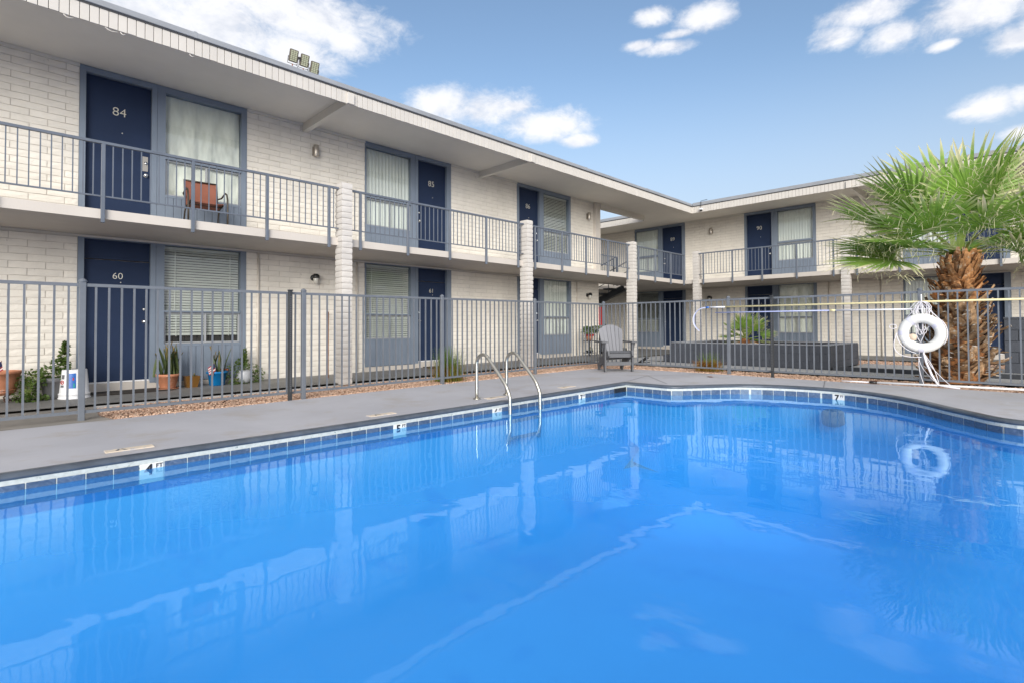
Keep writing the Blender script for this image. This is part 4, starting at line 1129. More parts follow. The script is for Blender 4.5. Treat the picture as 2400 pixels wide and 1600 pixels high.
for i, (x_, z_) in enumerate([(4.52, 6.72), (4.755, 6.70), (4.975, 6.62)]):
    y_ = 11.0; b = Vector((x_, y_, ROOF_T))
    o = thing('floodlight', LB[i], 'floodlight', b, 'floodlights on the roof edge')
    cen = Vector((x_, y_, z_)); n = Vector((-.15, -.93, -.34)).normalized()
    q_ = n.to_track_quat('Y', 'Z').to_matrix().to_4x4(); q_ = q_ @ Matrix.Rotation(R(-4), 4, 'Y'); q_.translation = cen
    m = MB(); m.bbox(-.088, .088, -.05, .0, -.125, .125, .012); m.xform(q_); m.build('housing', M_bronzecase, o)
    m = MB()
    for a in range(3):
        for c in range(6): m.bbox(-.066+a*.045, -.066+a*.045+.040, .002, .010, -.108+c*.036, -.108+c*.036+.032, .004)
    m.xform(q_); m.build('lens', M_lens, o)
    m = MB()
    for k in range(7): m.box(-.08, .08, -.085, -.048, -.11+k*.035, -.11+k*.035+.008)
    m.xform(q_); m.build('cooling_fins', M_bronzecase, o)
    m = MB(); pts = [Vector((-.10, -.03, -.02)), Vector((-.10, -.03, -.16)), Vector((.10, -.03, -.16)), Vector((.10, -.03, -.02))]
    m.tube([q_ @ p for p in pts], .008, 5); m.build('yoke', M_bronzecase, o)
    m = MB(); m.tube([q_ @ Vector((0, -.03, -.16)), (x_, y_+.02, ROOF_T-.03)], .012, 6); m.build('pole', M_rust, o)
    m = MB(); m.tube([(x_+.05, y_, z_-.16), (x_+.10, y_, z_-.25), (x_+.07, y_, ROOF_T+.05), (x_+.02, y_, ROOF_T-.03)], .006, 5); m.build('cable', M_black, o, True)
    if i == 0:
        m = MB(); m.lathe([(.001, .03), (.028, .02), (.028, -.02), (.001, -.03)], (x_+.118, y_, z_-.01), 10); m.build('junction_knob', M_black, o, True)
o = thing('security_camera', 'white dome security camera hung from the roof corner', 'camera', (XF-.08, 8.05, 4.94))
m = MB(); m.lathe([(.001, .05), (.05, .045), (.062, .02), (.060, -.01), (.03, -.03)], (XF-.06, 8.05, 4.94), 16); m.build('housing', M_whitep, o, True)
m = MB(); m.lathe([(.046, -.005), (.042, -.035), (.025, -.055), (.001, -.062)], (XF-.075, 8.04, 4.94), 14); m.build('lens_dome', M_black, o, True)
m = MB(); m.tube([(XF-.06, 8.05, 4.99), (XF-.055, 8.05, ROOF_T+.05), (XF+.1, 7.9, ROOF_T+.10)], .010, 6); m.build('bracket', M_black, o, True)
o = thing('spot_lamp', 'twin white spot lamp on the far roof edge above the stairs', 'lamp', (XF-.05, 12.55, 5.10))
m = MB(); m.box(XF-.06, XF-.02, 12.5, 12.6, 5.02, 5.10); m.build('base', M_black, o)
for dy in (-.13, .13):
    m = MB(); m.lathe([(.001, .09), (.04, .085), (.075, 0), (.06, -.01)], n=12); q_ = Vector((1, 0, .25)).to_track_quat('Z', 'Y').to_matrix().to_4x4(); q_.translation = Vector((XF-.13, 12.55+dy, 5.12)); m.xform(q_); m.build('lamp_head', M_bronzecase, o, True)
    m = MB(); m.lathe([(.001, -.006), (.058, -.004)], n=12); m.xform(q_); m.build('lens', M_jar, o, True)

# ------------------------------------------------------------------ planter, low wall
PL = thing('planter', 'dark grey block planter holding the small fan palm', 'planter', (13.8, 4.9, .05))
def block_face(mb_list, x0, x1, y0, y1, z0, z1, axis, flip):
    pass
px0, px1, py0, py1, pz0, pz1 = 12.60, 15.06, 3.10, 6.76, .045, .56
m = MB(); g_ = .012
m.box(px0+g_, px0+.2, py0+g_, py1-g_, pz0, pz1-.012); m.box(px1-.2, px1-g_, py0+g_, py1-g_, pz0, pz1-.012)
m.box(px0+.2, px1-.2, py0+g_, py0+.2, pz0, pz1-.012); m.box(px0+.2, px1-.2, py1-.2, py1-g_, pz0, pz1-.012)
m.build('planter_core', M_planter, PL)
m = MB(); m.box(px0+.2, px1-.2, py0+.2, py1-.2, .1, .47); m.build('soil', M_gravelbed, PL)
m = MB(); m.bbox(px0+.004, px0+.196, py0+.004, py1-.004, pz1-.010, pz1+.012, .008); m.bbox(px0+.198, px1-.004, py0+.004, py0+.196, pz1-.010, pz1+.012, .008)
m.bbox(px0+.198, px1-.004, py1-.196, py1-.004, pz1-.010, pz1+.012, .008); m.bbox(px1-.196, px1-.004, py0+.198, py1-.198, pz1-.010, pz1+.012, .008)
m.build('pale_top', M_planttop, PL)
nb, nc = 9, 3; bw = (py1-py0)/nb; bh = (pz1-.012-pz0)/nc
mbb = MB(); mbb.bbox(-.004, .012, -bw/2+.002, bw/2-.002, .0015, bh-.0015, .003); bme = mbb.mesh('block', M_planter)
mbh = MB(); mbh.bbox(-.004, .012, -bw/4+.002, bw/4-.002, .0015, bh-.0015, .003); bmh = mbh.mesh('block', M_planter)
for c in range(nc):
    y = py0
    if c % 2: inst(bmh, 'block', PL, (px0, y+bw/4, pz0+c*bh)); y += bw/2
    while y < py1-bw*.6: inst(bme, 'block', PL, (px0, y+bw/2, pz0+c*bh)); y += bw
    if py1-y > .1: inst(bmh if c % 2 else bme, 'block', PL, (px0, (y+py1)/2, pz0+c*bh))
    x = px0+.012
    while x < px1-.05:
        w_ = min(bw, px1-x); inst(bme if w_ > bw*.9 else bmh, 'block', PL, (x+w_/2, py0, pz0+c*bh), (0, 0, R(90))); x += bw
m = MB(); m.bbox(12.72, 13.1, 6.775, 7.05, .045, .23, .01); m.build('low_step', M_planter, PL)
BW = thing('block_wall', 'dark grey block wall at the right edge behind the palm', 'wall', (14.0, -.6, .05))
m = MB(); m.box(14.014, 14.19, -3, .46, .0, 1.09); m.build('wall_core', M_planter, BW)
m = MB(); m.bbox(13.99, 14.21, -3, .472, 1.092, 1.13, .006); m.build('cap', M_planter, BW)
mbb = MB(); mbb.bbox(-.008, .012, -.198, .198, .002, .200, .003); bme2 = mbb.mesh('block', M_planter)
for c in range(5):
    for k in range(5):
        inst(bme2, 'block', BW, (14.006, .26-k*.4-(.2 if c % 2 else 0), .05+c*.2075), None)
    if c % 2:
        m = MB(); m.bbox(13.998, 14.018, .265, .458, .052+c*.2075, .25+c*.2075, .003); m.build('block', M_planter, BW)

# ------------------------------------------------------------------ fan palms
def frond_mesh(sd, pet, blade, nseg=38, spread=205, threads=10, mname='frond'):
    rr = random.Random(sd); mb = MB(); mb.t = []
    def add(vs, fs, ts, mi=0): mb.add(vs, fs, mi); mb.t.extend(ts)
    # petiole: a tapering channel, gently arched
    n = 7; vs = []; fs = []; ts = []
    arch = lambda s: -.10*pet*(s**2)
    for i in range(n):
        s = i/(n-1); w = (.045*(1-s)+.017*s)*(pet/.9)**.4; h = w*.42; x = pet*s; z = arch(s)
        vs += [(x, -w, z), (x, 0, z-h), (x, w, z), (x, 0, z+h*.15)]; ts += [0]*4
    for i in range(n-1):
        for k in range(4): fs.append((i*4+k, i*4+(k+1) % 4, (i+1)*4+(k+1) % 4, (i+1)*4+k))
    add(vs, fs, ts, 1)
    ox, oz = pet, arch(1)
    for i in range(nseg):
        f = i/(nseg-1); a = R(-spread/2+spread*f)+rr.uniform(-.02, .02)
        L = blade*(1.0-.30*abs(2*f-1)**2.2)*rr.uniform(.93, 1.05)
        ca, sa = math.cos(a), math.sin(a); wmax = .034*blade/.95; pale = .30 if rr.random() < .12 else rr.uniform(0, .08)
        droop = rr.uniform(.03, .10) + (.14 if rr.random() < .14 else 0); side = rr.uniform(-.035, .035)
        st = (0, .28, .52, .74, .9, 1.0); vs = []; ts = []; fs = []
        bend = rr.uniform(.0, .45) if rr.random() < .16 else 0
        for s in st:
            r = L*s; fan = r*math.radians(spread/nseg)*.5
            w = min(fan, wmax) if s < .55 else wmax*(1-(s-.5)/.5)**.75+.0012
            if s == 0: w = .004
            cup = .10*r*abs(sa)                              # the fan folds up a little at its sides
            z = cup - droop*L*s**2.6 - bend*L*max(0, s-.62)**1.3
            cx_, cy_ = ca*r, sa*r+side*L*s*s
            nx, ny = -sa, ca
            pl = w*.55
            vs += [(ox+cx_-nx*w, cy_-ny*w, oz+z-pl*.5), (ox+cx_, cy_, oz+z+pl*.5), (ox+cx_+nx*w, cy_+ny*w, oz+z-pl*.5)]
            ts += [min(1, s+pale)]*3
        for k in range(len(st)-1):
            b = k*3; fs += [(b, b+1, b+4, b+3), (b+1, b+2, b+5, b+4)]
        add(vs, fs, ts)
    for _ in range(threads):                                  # pale threads hanging off the segment edges
        a = R(rr.uniform(-spread/2, spread/2)); r = blade*rr.uniform(.25, .80); x, y = ox+math.cos(a)*r, math.sin(a)*r
        z = oz-.06*blade; pts = []
        dx, dy, dz = rr.uniform(-.5, .5), rr.uniform(-.5, .5), -.2
        p = Vector((x, y, z))
        for k in range(6):
            pts.append(p.copy()); p += Vector((dx, dy, dz)).normalized()*.055*blade
            dx += rr.uniform(-.7, .7); dy += rr.uniform(-.7, .7); dz += rr.uniform(-.5, .35)
        for p, q in zip(pts, pts[1:]):
            s_ = Vector((q-p).cross(Vector((.3, .2, 1)))).normalized()*.0036
            add([p-s_, q-s_, q+s_, p+s_], [(0, 1, 2, 3)], [.97]*4)
    return mb.mesh(mname, [M_frond, M_petiole])
PALM = thing('fan_palm', 'tall fan palm with shaggy brown trunk behind the right fence', 'palm', (11.38, .97, .045))
def trunk_r(z): 
    pts = [(0, .38), (.3, .41), (.7, .39), (1.0, .34), (1.3, .285), (1.6, .235), (1.9, .215), (2.5, .16)]
    for (a, ra), (b, rb) in zip(pts, pts[1:]):
        if z <= b: return ra+(rb-ra)*max(0, (z-a))/(b-a)
    return .18
pc = Vector((11.38, .97, .045))
lean = lambda z: Vector((.0, -.035*z, 0))
m = MB(); ns = 24; nz_ = 26; vs = []; fs = []
for j in range(nz_+1):
    z = 2.02*j/nz_
    for k in range(ns):
        a = 2*math.pi*k/ns; r = trunk_r(z)*.90+.025*noise.noise(Vector((math.cos(a)*3, math.sin(a)*3, z*6)))
        c = pc+lean(z); vs.append((c.x+r*math.cos(a), c.y+r*math.sin(a), c.z+z))
for j in range(nz_):
    for k in range(ns): fs.append((j*ns+k, j*ns+(k+1) % ns, (j+1)*ns+(k+1) % ns, (j+1)*ns+k))
m.add(vs, fs); trunk = m.build('trunk', M_bark, PALM, True)
def boot_mesh(sd, L, w, cut):
    rr = random.Random(sd); mb = MB(); n = 6; vs = []; fs = []
    tw = rr.uniform(-.5, .5); bd = rr.uniform(-.10, .30)
    for i in range(n):
        s = i/(n-1); ww = w*(1-.50*s)*(1 if i < n-1 else .9); th = .017*(1-.45*s)
        y = L*s; z = bd*L*s*s; a = tw*s
        for (ux, uz) in ((-1, 0), (-.4, .8), (.4, .8), (1, 0), (0, -.8)):
            px_, pz_ = ux*ww/2, uz*th
            vs.append((px_*math.cos(a)-pz_*math.sin(a)+rr.uniform(-.003, .003), y, z+px_*math.sin(a)+pz_*math.cos(a)+rr.uniform(-.002, .002)))
    for i in range(n-1):
        for k in range(5): fs.append((i*5+k, (i+1)*5+k, (i+1)*5+(k+1) % 5, i*5+(k+1) % 5))
    mb.add(vs, fs); b = (n-1)*5; mb.add([vs[b+k] for k in range(5)], [(0, 1, 2, 3, 4)], 1 if cut else 0)
    if cut: mb.add([vs[b-5+k] for k in range(4)]+[vs[b+k] for k in range(4)], [(0, 4, 5, 1), (1, 5, 6, 2), (2, 6, 7, 3)], 1); mb.v[-8:] = [(x, y, z+.0015) for x, y, z in mb.v[-8:]]
    if cut:                                                 # the sawn end, pale and squared
        v0 = vs[b:b+5]; e = [(x, y+.004, z) for x, y, z in v0]; mb.add(e, [(0, 1, 2, 3, 4)], 1)
    return mb.mesh('leaf_base', [M_boot, M_bootcut])
rp = random.Random(21)
def boot_set(m0): 
    out = []
    for i in range(10):
        me = boot_mesh(i, .20+.06*(i % 3), .12+.022*(i % 4), i % 2 == 0 and m0 is not M_boot); me.materials[0] = m0; out.append(me)
    return out
M_bootold = mat('palm_boot_weathered', (.40, .26, .145), .85, var=.45, vscale=14, dark=(.12, .065, .03), bump=.4, bscale=40, objvar=.5, spots=((.52, .45, .37), 10, .56), world=True)
boots_new, boots_old = boot_set(M_boot), boot_set(M_bootold)
GA = 2.399963
nb_all = 400; cand = []
for i in range(nb_all):
    f = i/nb_all; z = .02+1.98*f; a = i*GA+rp.uniform(-.15, .15); r = trunk_r(z)*.86
    c = pc+lean(z)+Vector((r*math.cos(a), r*math.sin(a), z)); out = Vector((math.cos(a), math.sin(a), 0))
    facing = out.dot((EYE-c).normalized())
    cand.append((facing, i, c, out, z))
cand.sort(key=lambda k: -k[0]); rest = MB()
for n, (fc, i, c, out, z) in enumerate(cand):
    upw = .50+.55*smooth01(1.2, 2.1, z)+rp.uniform(-.45, .35)
    if z < 1.2: upw = rp.uniform(.0, 1.0)
    tang = Vector((-out.y, out.x, 0)); d = (out*(.72 if z < 1.4 else .6)+Vector((0, 0, upw))+tang*rp.uniform(-.55, .55)).normalized()
    nrm_ = (out*-.5+Vector((0, 0, 1))); xx = d.cross(nrm_).normalized(); zz = xx.cross(d)
    M3 = Matrix((xx, d, zz)).transposed(); me = (boots_new if z > 1.25+rp.uniform(-.2, .2) else boots_old)[rp.randrange(10)]; sc = rp.uniform(.75, 1.15)*(1.0 if z < 1.5 else .85)
    if n < 300:
        o = bpy.data.objects.new('leaf_base', me); COL.objects.link(o); o.parent = trunk; o.location = c-wloc(trunk); o.rotation_euler = M3.to_euler(); o.scale = (sc, sc, sc)
    else:
        M4 = M3.to_4x4() @ Matrix.Scale(sc, 4); M4.translation = c
        rest.add([M4 @ v.co for v in me.vertices], [list(p.vertices) for p in me.polygons])
o = rest.build('leaf_base', M_boot, trunk); o['kind'] = 'stuff'
def place_frond(parent, me, at, az_, el_, roll=0, scale=1):
    d = Vector((math.cos(az_)*math.cos(el_), math.sin(az_)*math.cos(el_), math.sin(el_)))
    side = Vector((-math.sin(az_), math.cos(az_), 0)); upv = d.cross(side)
    M3 = Matrix((d, side, upv)).transposed() @ Matrix.Rotation(roll, 3, 'X')
    o = bpy.data.objects.new('frond', me); COL.objects.link(o); o.parent = parent
    o.location = Vector(at)-wloc(parent); o.rotation_euler = M3.to_euler(); o.scale = (scale,)*3
    return o
fm_big = [frond_mesh(40+i, .84+.07*(i % 3), 1.10+.05*(i % 3), 36, 220, 90) for i in range(5)]
top_ = pc+lean(2.0)+Vector((0, 0, 2.10))
dR, dC = Vector((.085, -.996, 0)), Vector((-.996, -.085, 0))
FRONDS = [(-1, .24, .15, .98), (-.92, .02, .35, .92), (-.85, .62, -.1, 1.02), (-.55, .95, .25, 1.08), (-.12, 1, -.2, 1.10), (.36, 1, .1, 1.10), (.9, .6, .3, 1.0), (.95, .14, .0, .9),
          (-.38, .50, .8, .92), (.32, .42, .85, .9), (-.5, .38, -.8, .95), (.5, .35, -.8, .95), (.02, .9, -.6, 1.05), (.72, -.02, .4, .85), (.12, 1, .35, .95),
          (-.7, .22, .7, .88), (.9, .25, .6, .88)]
for i, (a_, b_, c_, sc) in enumerate(FRONDS):
    d = (dR*a_+dC*c_+Vector((0, 0, b_))).normalized(); az_ = math.atan2(d.y, d.x); el_ = math.asin(d.z)
    place_frond(PALM, fm_big[i % 5], top_+Vector((math.cos(az_)*.08, math.sin(az_)*.08, .02)), az_, el_, rp.uniform(-.35, .35), sc)
SP = thing('fan_palm', 'small young fan palm growing in the grey planter', 'palm', (14.1, 5.43, .47))
fm_s = [frond_mesh(70+i, .42+.06*i, .50, 30, 200, 4) for i in range(3)]
for i in range(15):
    f = i/14; az_ = i*GA+rp.uniform(-.2, .2); el_ = R(82-88*f)
    place_frond(SP, fm_s[i % 3], Vector((14.1, 5.43, .62)), az_, el_, rp.uniform(-.4, .4), .85)
m = MB(); m.lathe([(.10, 0), (.12, .06), (.10, .16), (.06, .24), (.001, .26)], (14.1, 5.43, .46), 10); m.build('trunk', M_bark, SP, True)
for k in range(6):
    a = k*1.1; m = MB(); m.tube([(14.1+.08*math.cos(a), 5.43+.08*math.sin(a), .50), (14.1+.24*math.cos(a), 5.43+.24*math.sin(a), .55), (14.1+.38*math.cos(a), 5.43+.38*math.sin(a), .52)], [.025, .018, .012], 6); m.build('dead_stub', M_boot if k % 2 else M_bootcut, SP, True)

# ------------------------------------------------------------------ tufts of grass by the fences
def tuft(x, y, lb, h, w, n, dry):
    z0 = G(x)-.01; rr = random.Random(int(x*100)); t_ = thing('grass_tuft', lb, 'grass tuft', (x, y, z0), 'ornamental grass tufts')
    mb = MB(); mb.t = []; db = MB(); db.t = []
    for i in range(n):
        a = rr.random()*6.28; isdry = rr.random() < dry; L = h*rr.uniform(.55, 1.1)*(.62 if isdry else 1); lean_ = rr.uniform(.05, .5) if not isdry else rr.uniform(.4, 1.2)
        bx_, by_ = x+rr.gauss(0, w*.28), y+rr.gauss(0, w*.28); pts = []; d = Vector((math.cos(a), math.sin(a), 0))
        for k in range(5):
            s = k/4; pts.append(Vector((bx_, by_, z0))+d*lean_*L*s**1.6+Vector((0, 0, L*s*(1-.25*lean_*s))))
        sd_ = Vector((-d.y, d.x, 0)); tgt = db if isdry else mb; vs = []
        for k, p in enumerate(pts):
            ww = .006*(1-k/4.6); vs += [p-sd_*ww, p+sd_*ww]
        tgt.add(vs, [(2*k, 2*k+1, 2*k+3, 2*k+2) for k in range(4)]); tgt.t += [(.9+.1*k/4 if isdry else .75*k/4) for k in range(5) for _ in range(2)]
    o = mb.build('green_blades', M_tuft, t_); o['kind'] = 'stuff'
    o = db.build('dry_blades', M_tuft, t_); o['kind'] = 'stuff'
tuft(6.02, 7.68, 'tall green tuft of grass with golden base behind the left fence', .62, .36, 1000, .50)
tuft(10.95, 5.0, 'short golden tuft of grass behind the right fence by the planter', .44, .34, 1000, .90)

# ------------------------------------------------------------------ pool ladder rails
LD = thing('pool_ladder', 'weathered steel pool ladder with two curved grab rails', 'pool ladder', (5.03, 5.43, 0))
for k, x_ in enumerate((4.748, 5.32)):
    z0 = G(x_)
    pts = [(x_, 5.435, z0)]
    pts += [(x_, 5.435, z0+.40)]
    for i in range(1, 13):
        a = math.pi*(1-i/12*.80); r_ = .135
        pts.append((x_, 5.435-r_-r_*math.cos(a)*1.0 if True else 0, z0+.475+r_*math.sin(a)))
    yb = pts[-1][1]; zb = pts[-1][2]
    pts += [(x_, 4.90, z0+.27), (x_, 4.835, z0+.175), (x_, 4.80, z0+.10), (x_, 4.79, z0+.02), (x_, 4.79, -.30), (x_, 4.82, -.50)]
    sp = []
    P_ = [Vector(p) for p in pts]
    for i in range(len(P_)-1):
        p0, p1, p2, p3 = P_[max(i-1, 0)], P_[i], P_[i+1], P_[min(i+2, len(P_)-1)]
        for q_ in range(4):
            s = q_/4; sp.append(.5*((2*p1)+(-p0+p2)*s+(2*p0-5*p1+4*p2-p3)*s*s+(-p0+3*p1-3*p2+p3)*s**3))
    sp.append(P_[-1])
    m = MB(); m.tube(sp, .0235, 12); m.build('grab_rail', M_steel, LD, True)
    m = MB(); m.lathe([(.050, 0), (.052, .006), (.046, .014), (.024, .018)], (x_, 5.435, z0+.003), 18); m.build('escutcheon', M_steel, LD, True)
for z in (-.22, -.44):
    m = MB(); m.bbox(4.75, 5.318, 4.77, 4.85, z-.015, z+.015, .006); m.build('rung', M_steel, LD)

# ------------------------------------------------------------------ poles, life ring, hose and rope on the right fence
FXo = FX-.075
o = thing('pool_pole', 'long yellowed pole with a blue rescue hook hung on the right fence', 'pole', (FXo, 1.6, 1.35))
PO = lambda y: 1.363-.0022*(4.6-y)
m = MB(); m.tube([(FXo, 4.40, PO(4.4)), (FXo, 1.3, PO(1.3)), (FXo, -2.2, PO(-2.2))], .0165, 10); m.build('shaft', M_yellow, o, True)
m = MB(); m.tube([(FXo, 4.74, PO(4.74)), (FXo, 4.40, PO(4.4))], .0145, 10); m.build('white_sleeve', M_whitepole, o, True)
m = MB(); m.tube([(FXo, 4.80, PO(4.8)), (FXo, 4.735, PO(4.74))], .0175, 10); m.build('blue_collar', M_bluep, o, True)
hk = [(FXo, 4.80, PO(4.8))]
for i in range(15):
    a = R(88+135*i/14*1.12); hk.append((FXo, 4.80-.245*math.cos(a)*1.0+.02, PO(4.8)-.255+.255*math.sin(a)))
m = MB(); m.tube(hk, .0085, 8); m.build('hook', M_bluepole, o, True)
m = MB(); m.tube([(x, y+.022*math.sin(i*.22), z-.012) for i, (x, y, z) in enumerate(hk)], .007, 8); m.build('hook', M_whitepole, o, True)
o = thing('pool_pole', 'thin white telescopic pole hung below the yellowed pole', 'pole', (FXo, 3.1, 1.24))
m = MB(); m.tube([(FXo-.01, 4.60, 1.252), (FXo-.01, 2.55, 1.248)], .0115, 8); m.build('lower_tube', M_bluepole, o, True)
m = MB(); m.tube([(FXo-.01, 2.50, 1.248), (FXo-.01, 1.18, 1.240)], .0125, 8); m.build('upper_tube', M_whitepole, o, True)
m = MB(); m.tube([(FXo-.01, 2.56, 1.248), (FXo-.01, 2.48, 1.248)], .018, 8); m.build('lock_collar', M_yellow, o, True)
ry, rz, rx_ = 1.285, .862, FX-.13
o = thing('life_ring', 'white life ring with rope hung on the fence post before the palm', 'life ring', (rx_, ry, rz-.31))
def torus(mb, cx_, cy_, cz_, Rm, rt, a0=0, a1=2*math.pi, n=40, k=14, fl=.85, mi=0, grow=0, tilt=R(8)):
    vs = []; fs = []; full = abs(a1-a0-2*math.pi) < 1e-3; N_ = n if full else n+1
    for i in range(N_):
        a = a0+(a1-a0)*i/n
        for j in range(k):
            b = 2*math.pi*j/k; rr_ = Rm+(rt+grow)*math.cos(b); dx = (rt*fl+grow)*math.sin(b)
            z = rr_*math.sin(a); x = dx
            vs.append((cx_+x*math.cos(tilt)-z*math.sin(tilt)*1.0, cy_-rr_*math.cos(a), cz_+z*math.cos(tilt)+x*math.sin(tilt)))
    for i in range(n):
        i2 = (i+1) % N_
        for j in range(k): fs.append((i*k+j, i*k+(j+1) % k, i2*k+(j+1) % k, i2*k+j))
    mb.add(vs, fs, mi)
m = MB(); torus(m, rx_, ry, rz, .233, .074); m.build('ring', M_ringw, o, True)
for a in (R(35), R(122), R(178), R(268)):
    m = MB(); torus(m, rx_, ry, rz, .233, .074, a-.13, a+.13, n=5, grow=.002); m.build('band', M_band, o, True)
pr = lambda a, r=.312, dx=-.03: Vector((rx_+dx, ry-r*math.cos(a), rz+r*math.sin(a)))
m = MB(); m.tube([pr(R(36), .31), (FXo-.02, ry+.0, 1.345), pr(R(124), .31)], .007, 6); m.build('hanging_rope', M_rope, o, True)
m = MB(); pts = [pr(R(178), .31)]
for i in range(12):
    s = i/11; pts.append(Vector((rx_-.05, ry+.33+.045*math.sin(s*math.pi*1.2)-.30*s**2.2, rz-.06-.33*math.sin(min(1, s*1.15)*math.pi/2)+.02*s)))
m.tube(pts, .006, 6); m.build('grab_rope', M_rope, o, True)
m = MB(); pts = [pr(R(170)+i*.0, .31)+Vector((-.02, .055-.05*math.cos(i*.6), .035*math.sin(i*.6)+.05)) for i in range(11)]; m.tube(pts, .006, 6); m.build('grab_rope', M_rope, o, True)
m = MB(); pts = [pr(R(40-i*9), .318) for i in range(9)]; m.tube(pts, .006, 6); m.build('grab_rope', M_rope, o, True)
m = MB(); pts = [pr(R(185+i*9), .318) for i in range(9)]; m.tube(pts, .006, 6); m.build('grab_rope', M_rope, o, True)
o = thing('rope_coil', 'tangled white rope hung on the fence post behind the life ring', 'rope', (FXo-.03, ry, 1.0))
rr = random.Random(8)
m = MB(); m.tube([(FXo-.03, ry, 1.47), (FXo-.035, ry, 1.40), (FXo-.03, ry-.002, 1.33)], .011, 6); m.build('hook', M_whitep, o, True)
for k in range(9):
    sgn = -1 if k % 2 else 1; wd = rr.uniform(.03, .13); dp = rr.uniform(.18, .66); pts = []
    for i in range(15):
        a = 2*math.pi*i/14; pts.append(Vector((FXo-.045-rr.uniform(0, .02), ry+sgn*.02+wd*math.sin(a)+rr.uniform(-.012, .012), 1.36-dp*(1-math.cos(a))/2)))
    m = MB(); m.tube(pts, .0048, 5); m.build('loop', M_rope, o, True)
for (ys, ye, ze, bow) in ((-.02, -.36, .05, .03), (.0, -.20, .08, -.05), (.03, -.02, .05, .03), (.03, -.17, .10, .06)):
    pts = []
    for i in range(10):
        s = i/9; pts.append(Vector((FXo-.06, ry+ys+(ye-ys)*s**1.3+bow*math.sin(s*math.pi), .60-(.60-ze)*s)))
    m = MB(); m.tube(pts, .0048, 5); m.build('loose_end', M_rope, o, True)
m = MB(); m.lathe([(.001, .055), (.05, .04), (.06, 0), (.05, -.045), (.001, -.06)], (FXo-.03, ry+.12, .80), 10); m.build('knot', mat('pale_knot', (.62, .50, .38), .8), o, True)
o = thing('strap', 'flat white strap hanging below the life ring onto the deck', 'strap', (FXo-.1, ry-.1, .05))
pts = [Vector((rx_-.03, ry-.02, rz-.30)), Vector((rx_-.04, ry-.05, .42)), Vector((rx_-.05, ry-.12, .22)), Vector((rx_-.09, ry-.20, .075)), Vector((rx_-.13, ry-.30, .062)), Vector((rx_-.22, ry-.46, .060))]
m = MB(); m.tube(pts, [.013, .015, .016, .014, .012, .010], 8); m.build('webbing', M_rope, o, True)
o = thing('cleaning_pole', 'white pole lying on the deck along the right fence', 'pole', (10.2, 0, .07))
m = MB(); m.tube([(10.12, 2.33, G(10)+.03), (10.17, 1.95, G(10)+.03)], .009, 8); m.build('thin_tip', M_whitepole, o, True)
m = MB(); m.tube([(10.185, 1.85, G(10)+.03), (10.36, .55, G(10)+.032), (10.58, -1.3, G(10)+.034)], .017, 8); m.build('tube', M_whitep, o, True)
m = MB(); m.tube([(10.17, 1.95, G(10)+.03), (10.185, 1.85, G(10)+.03)], .022, 8); m.build('coupling', M_black, o, True)

# ------------------------------------------------------------------ grey slatted garden chair
def frame_of(o, right, back):
    right = Vector(right).normalized(); back = Vector(back).normalized()
    Mx = Matrix((right, back, Vector((0, 0, 1)))).transposed().to_4x4(); Mx.translation = Vector(o); return Mx
AC = thing('garden_chair', 'grey slatted garden chair with fan back on the far deck corner', 'chair', (9.36, 6.21, G(9.4)))
Mx = frame_of((9.50, 6.36, G(9.4)+.002), (.784, -.620, 0), (.620, .784, 0))
def ac(mb, name, m): mb.xform(Mx).build(name, m, AC)
for sx_ in (-1, 1):
    m = MB(); m.bbox(sx_*.295-.018, sx_*.295+.018, -.20, -.095, 0, .60, .006); ac(m, 'front_leg', M_adir)
    m = MB(); m.obox((sx_*.255, .10, .235), (0, .80, -.32), (1, 0, 0), Vector((1, 0, 0)).cross(Vector((0, .8, -.32))), .86, .034, .115); ac(m, 'side_rail', M_adir)
    m = MB(); m.obox((sx_*.258, .36, .145), (0, .42, -.80), (1, 0, 0), Vector((1, 0, 0)).cross(Vector((0, .42, -.80))), .34, .033, .10); ac(m, 'rear_leg', M_adir)
    m = MB(); pts2 = [(-.065, -.26), (.065, -.25), (.075, -.05), (.06, .25), (.035, .44), (-.035, .44), (-.06, .1)]
    vs = [(sx_*.32+x*sx_, y, z) for z in (.602, .630) for x, y in pts2]; n_ = len(pts2)
    fs = [tuple(range(n_))[::-1], tuple(range(n_, 2*n_))]+[(i, (i+1) % n_, n_+(i+1) % n_, n_+i) for i in range(n_)]
    m.add(vs, fs); ac(m, 'armrest', M_adir)
    m = MB(); vs = [(sx_*.335+dx, y, z) for dx in (-.014, .014) for y, z in ((-.19, .60), (-.06, .60), (-.10, .42))]
    m.add(vs, [(0, 1, 2), (5, 4, 3), (0, 3, 4, 1), (1, 4, 5, 2), (2, 5, 3, 0)]); ac(m, 'arm_bracket', M_adir)
m = MB(); m.bbox(-.275, .275, -.165, -.135, .13, .21, .005); ac(m, 'stretcher', M_adir)
for k in range(5):
    y = -.17+k*.092; z = .415-.030*max(0, k-.3)-.008*k
    m = MB(); m.obox((0, y, z), (1, 0, 0), (0, 1, -.25 if k else .35), (0, .25 if k else -.35, 1), .555, .080, .022); ac(m, 'seat_slat', M_adir)
m = MB(); m.bbox(-.278, .278, -.222, -.198, .30, .385, .006); ac(m, 'front_apron', M_adir)
nsl = 6
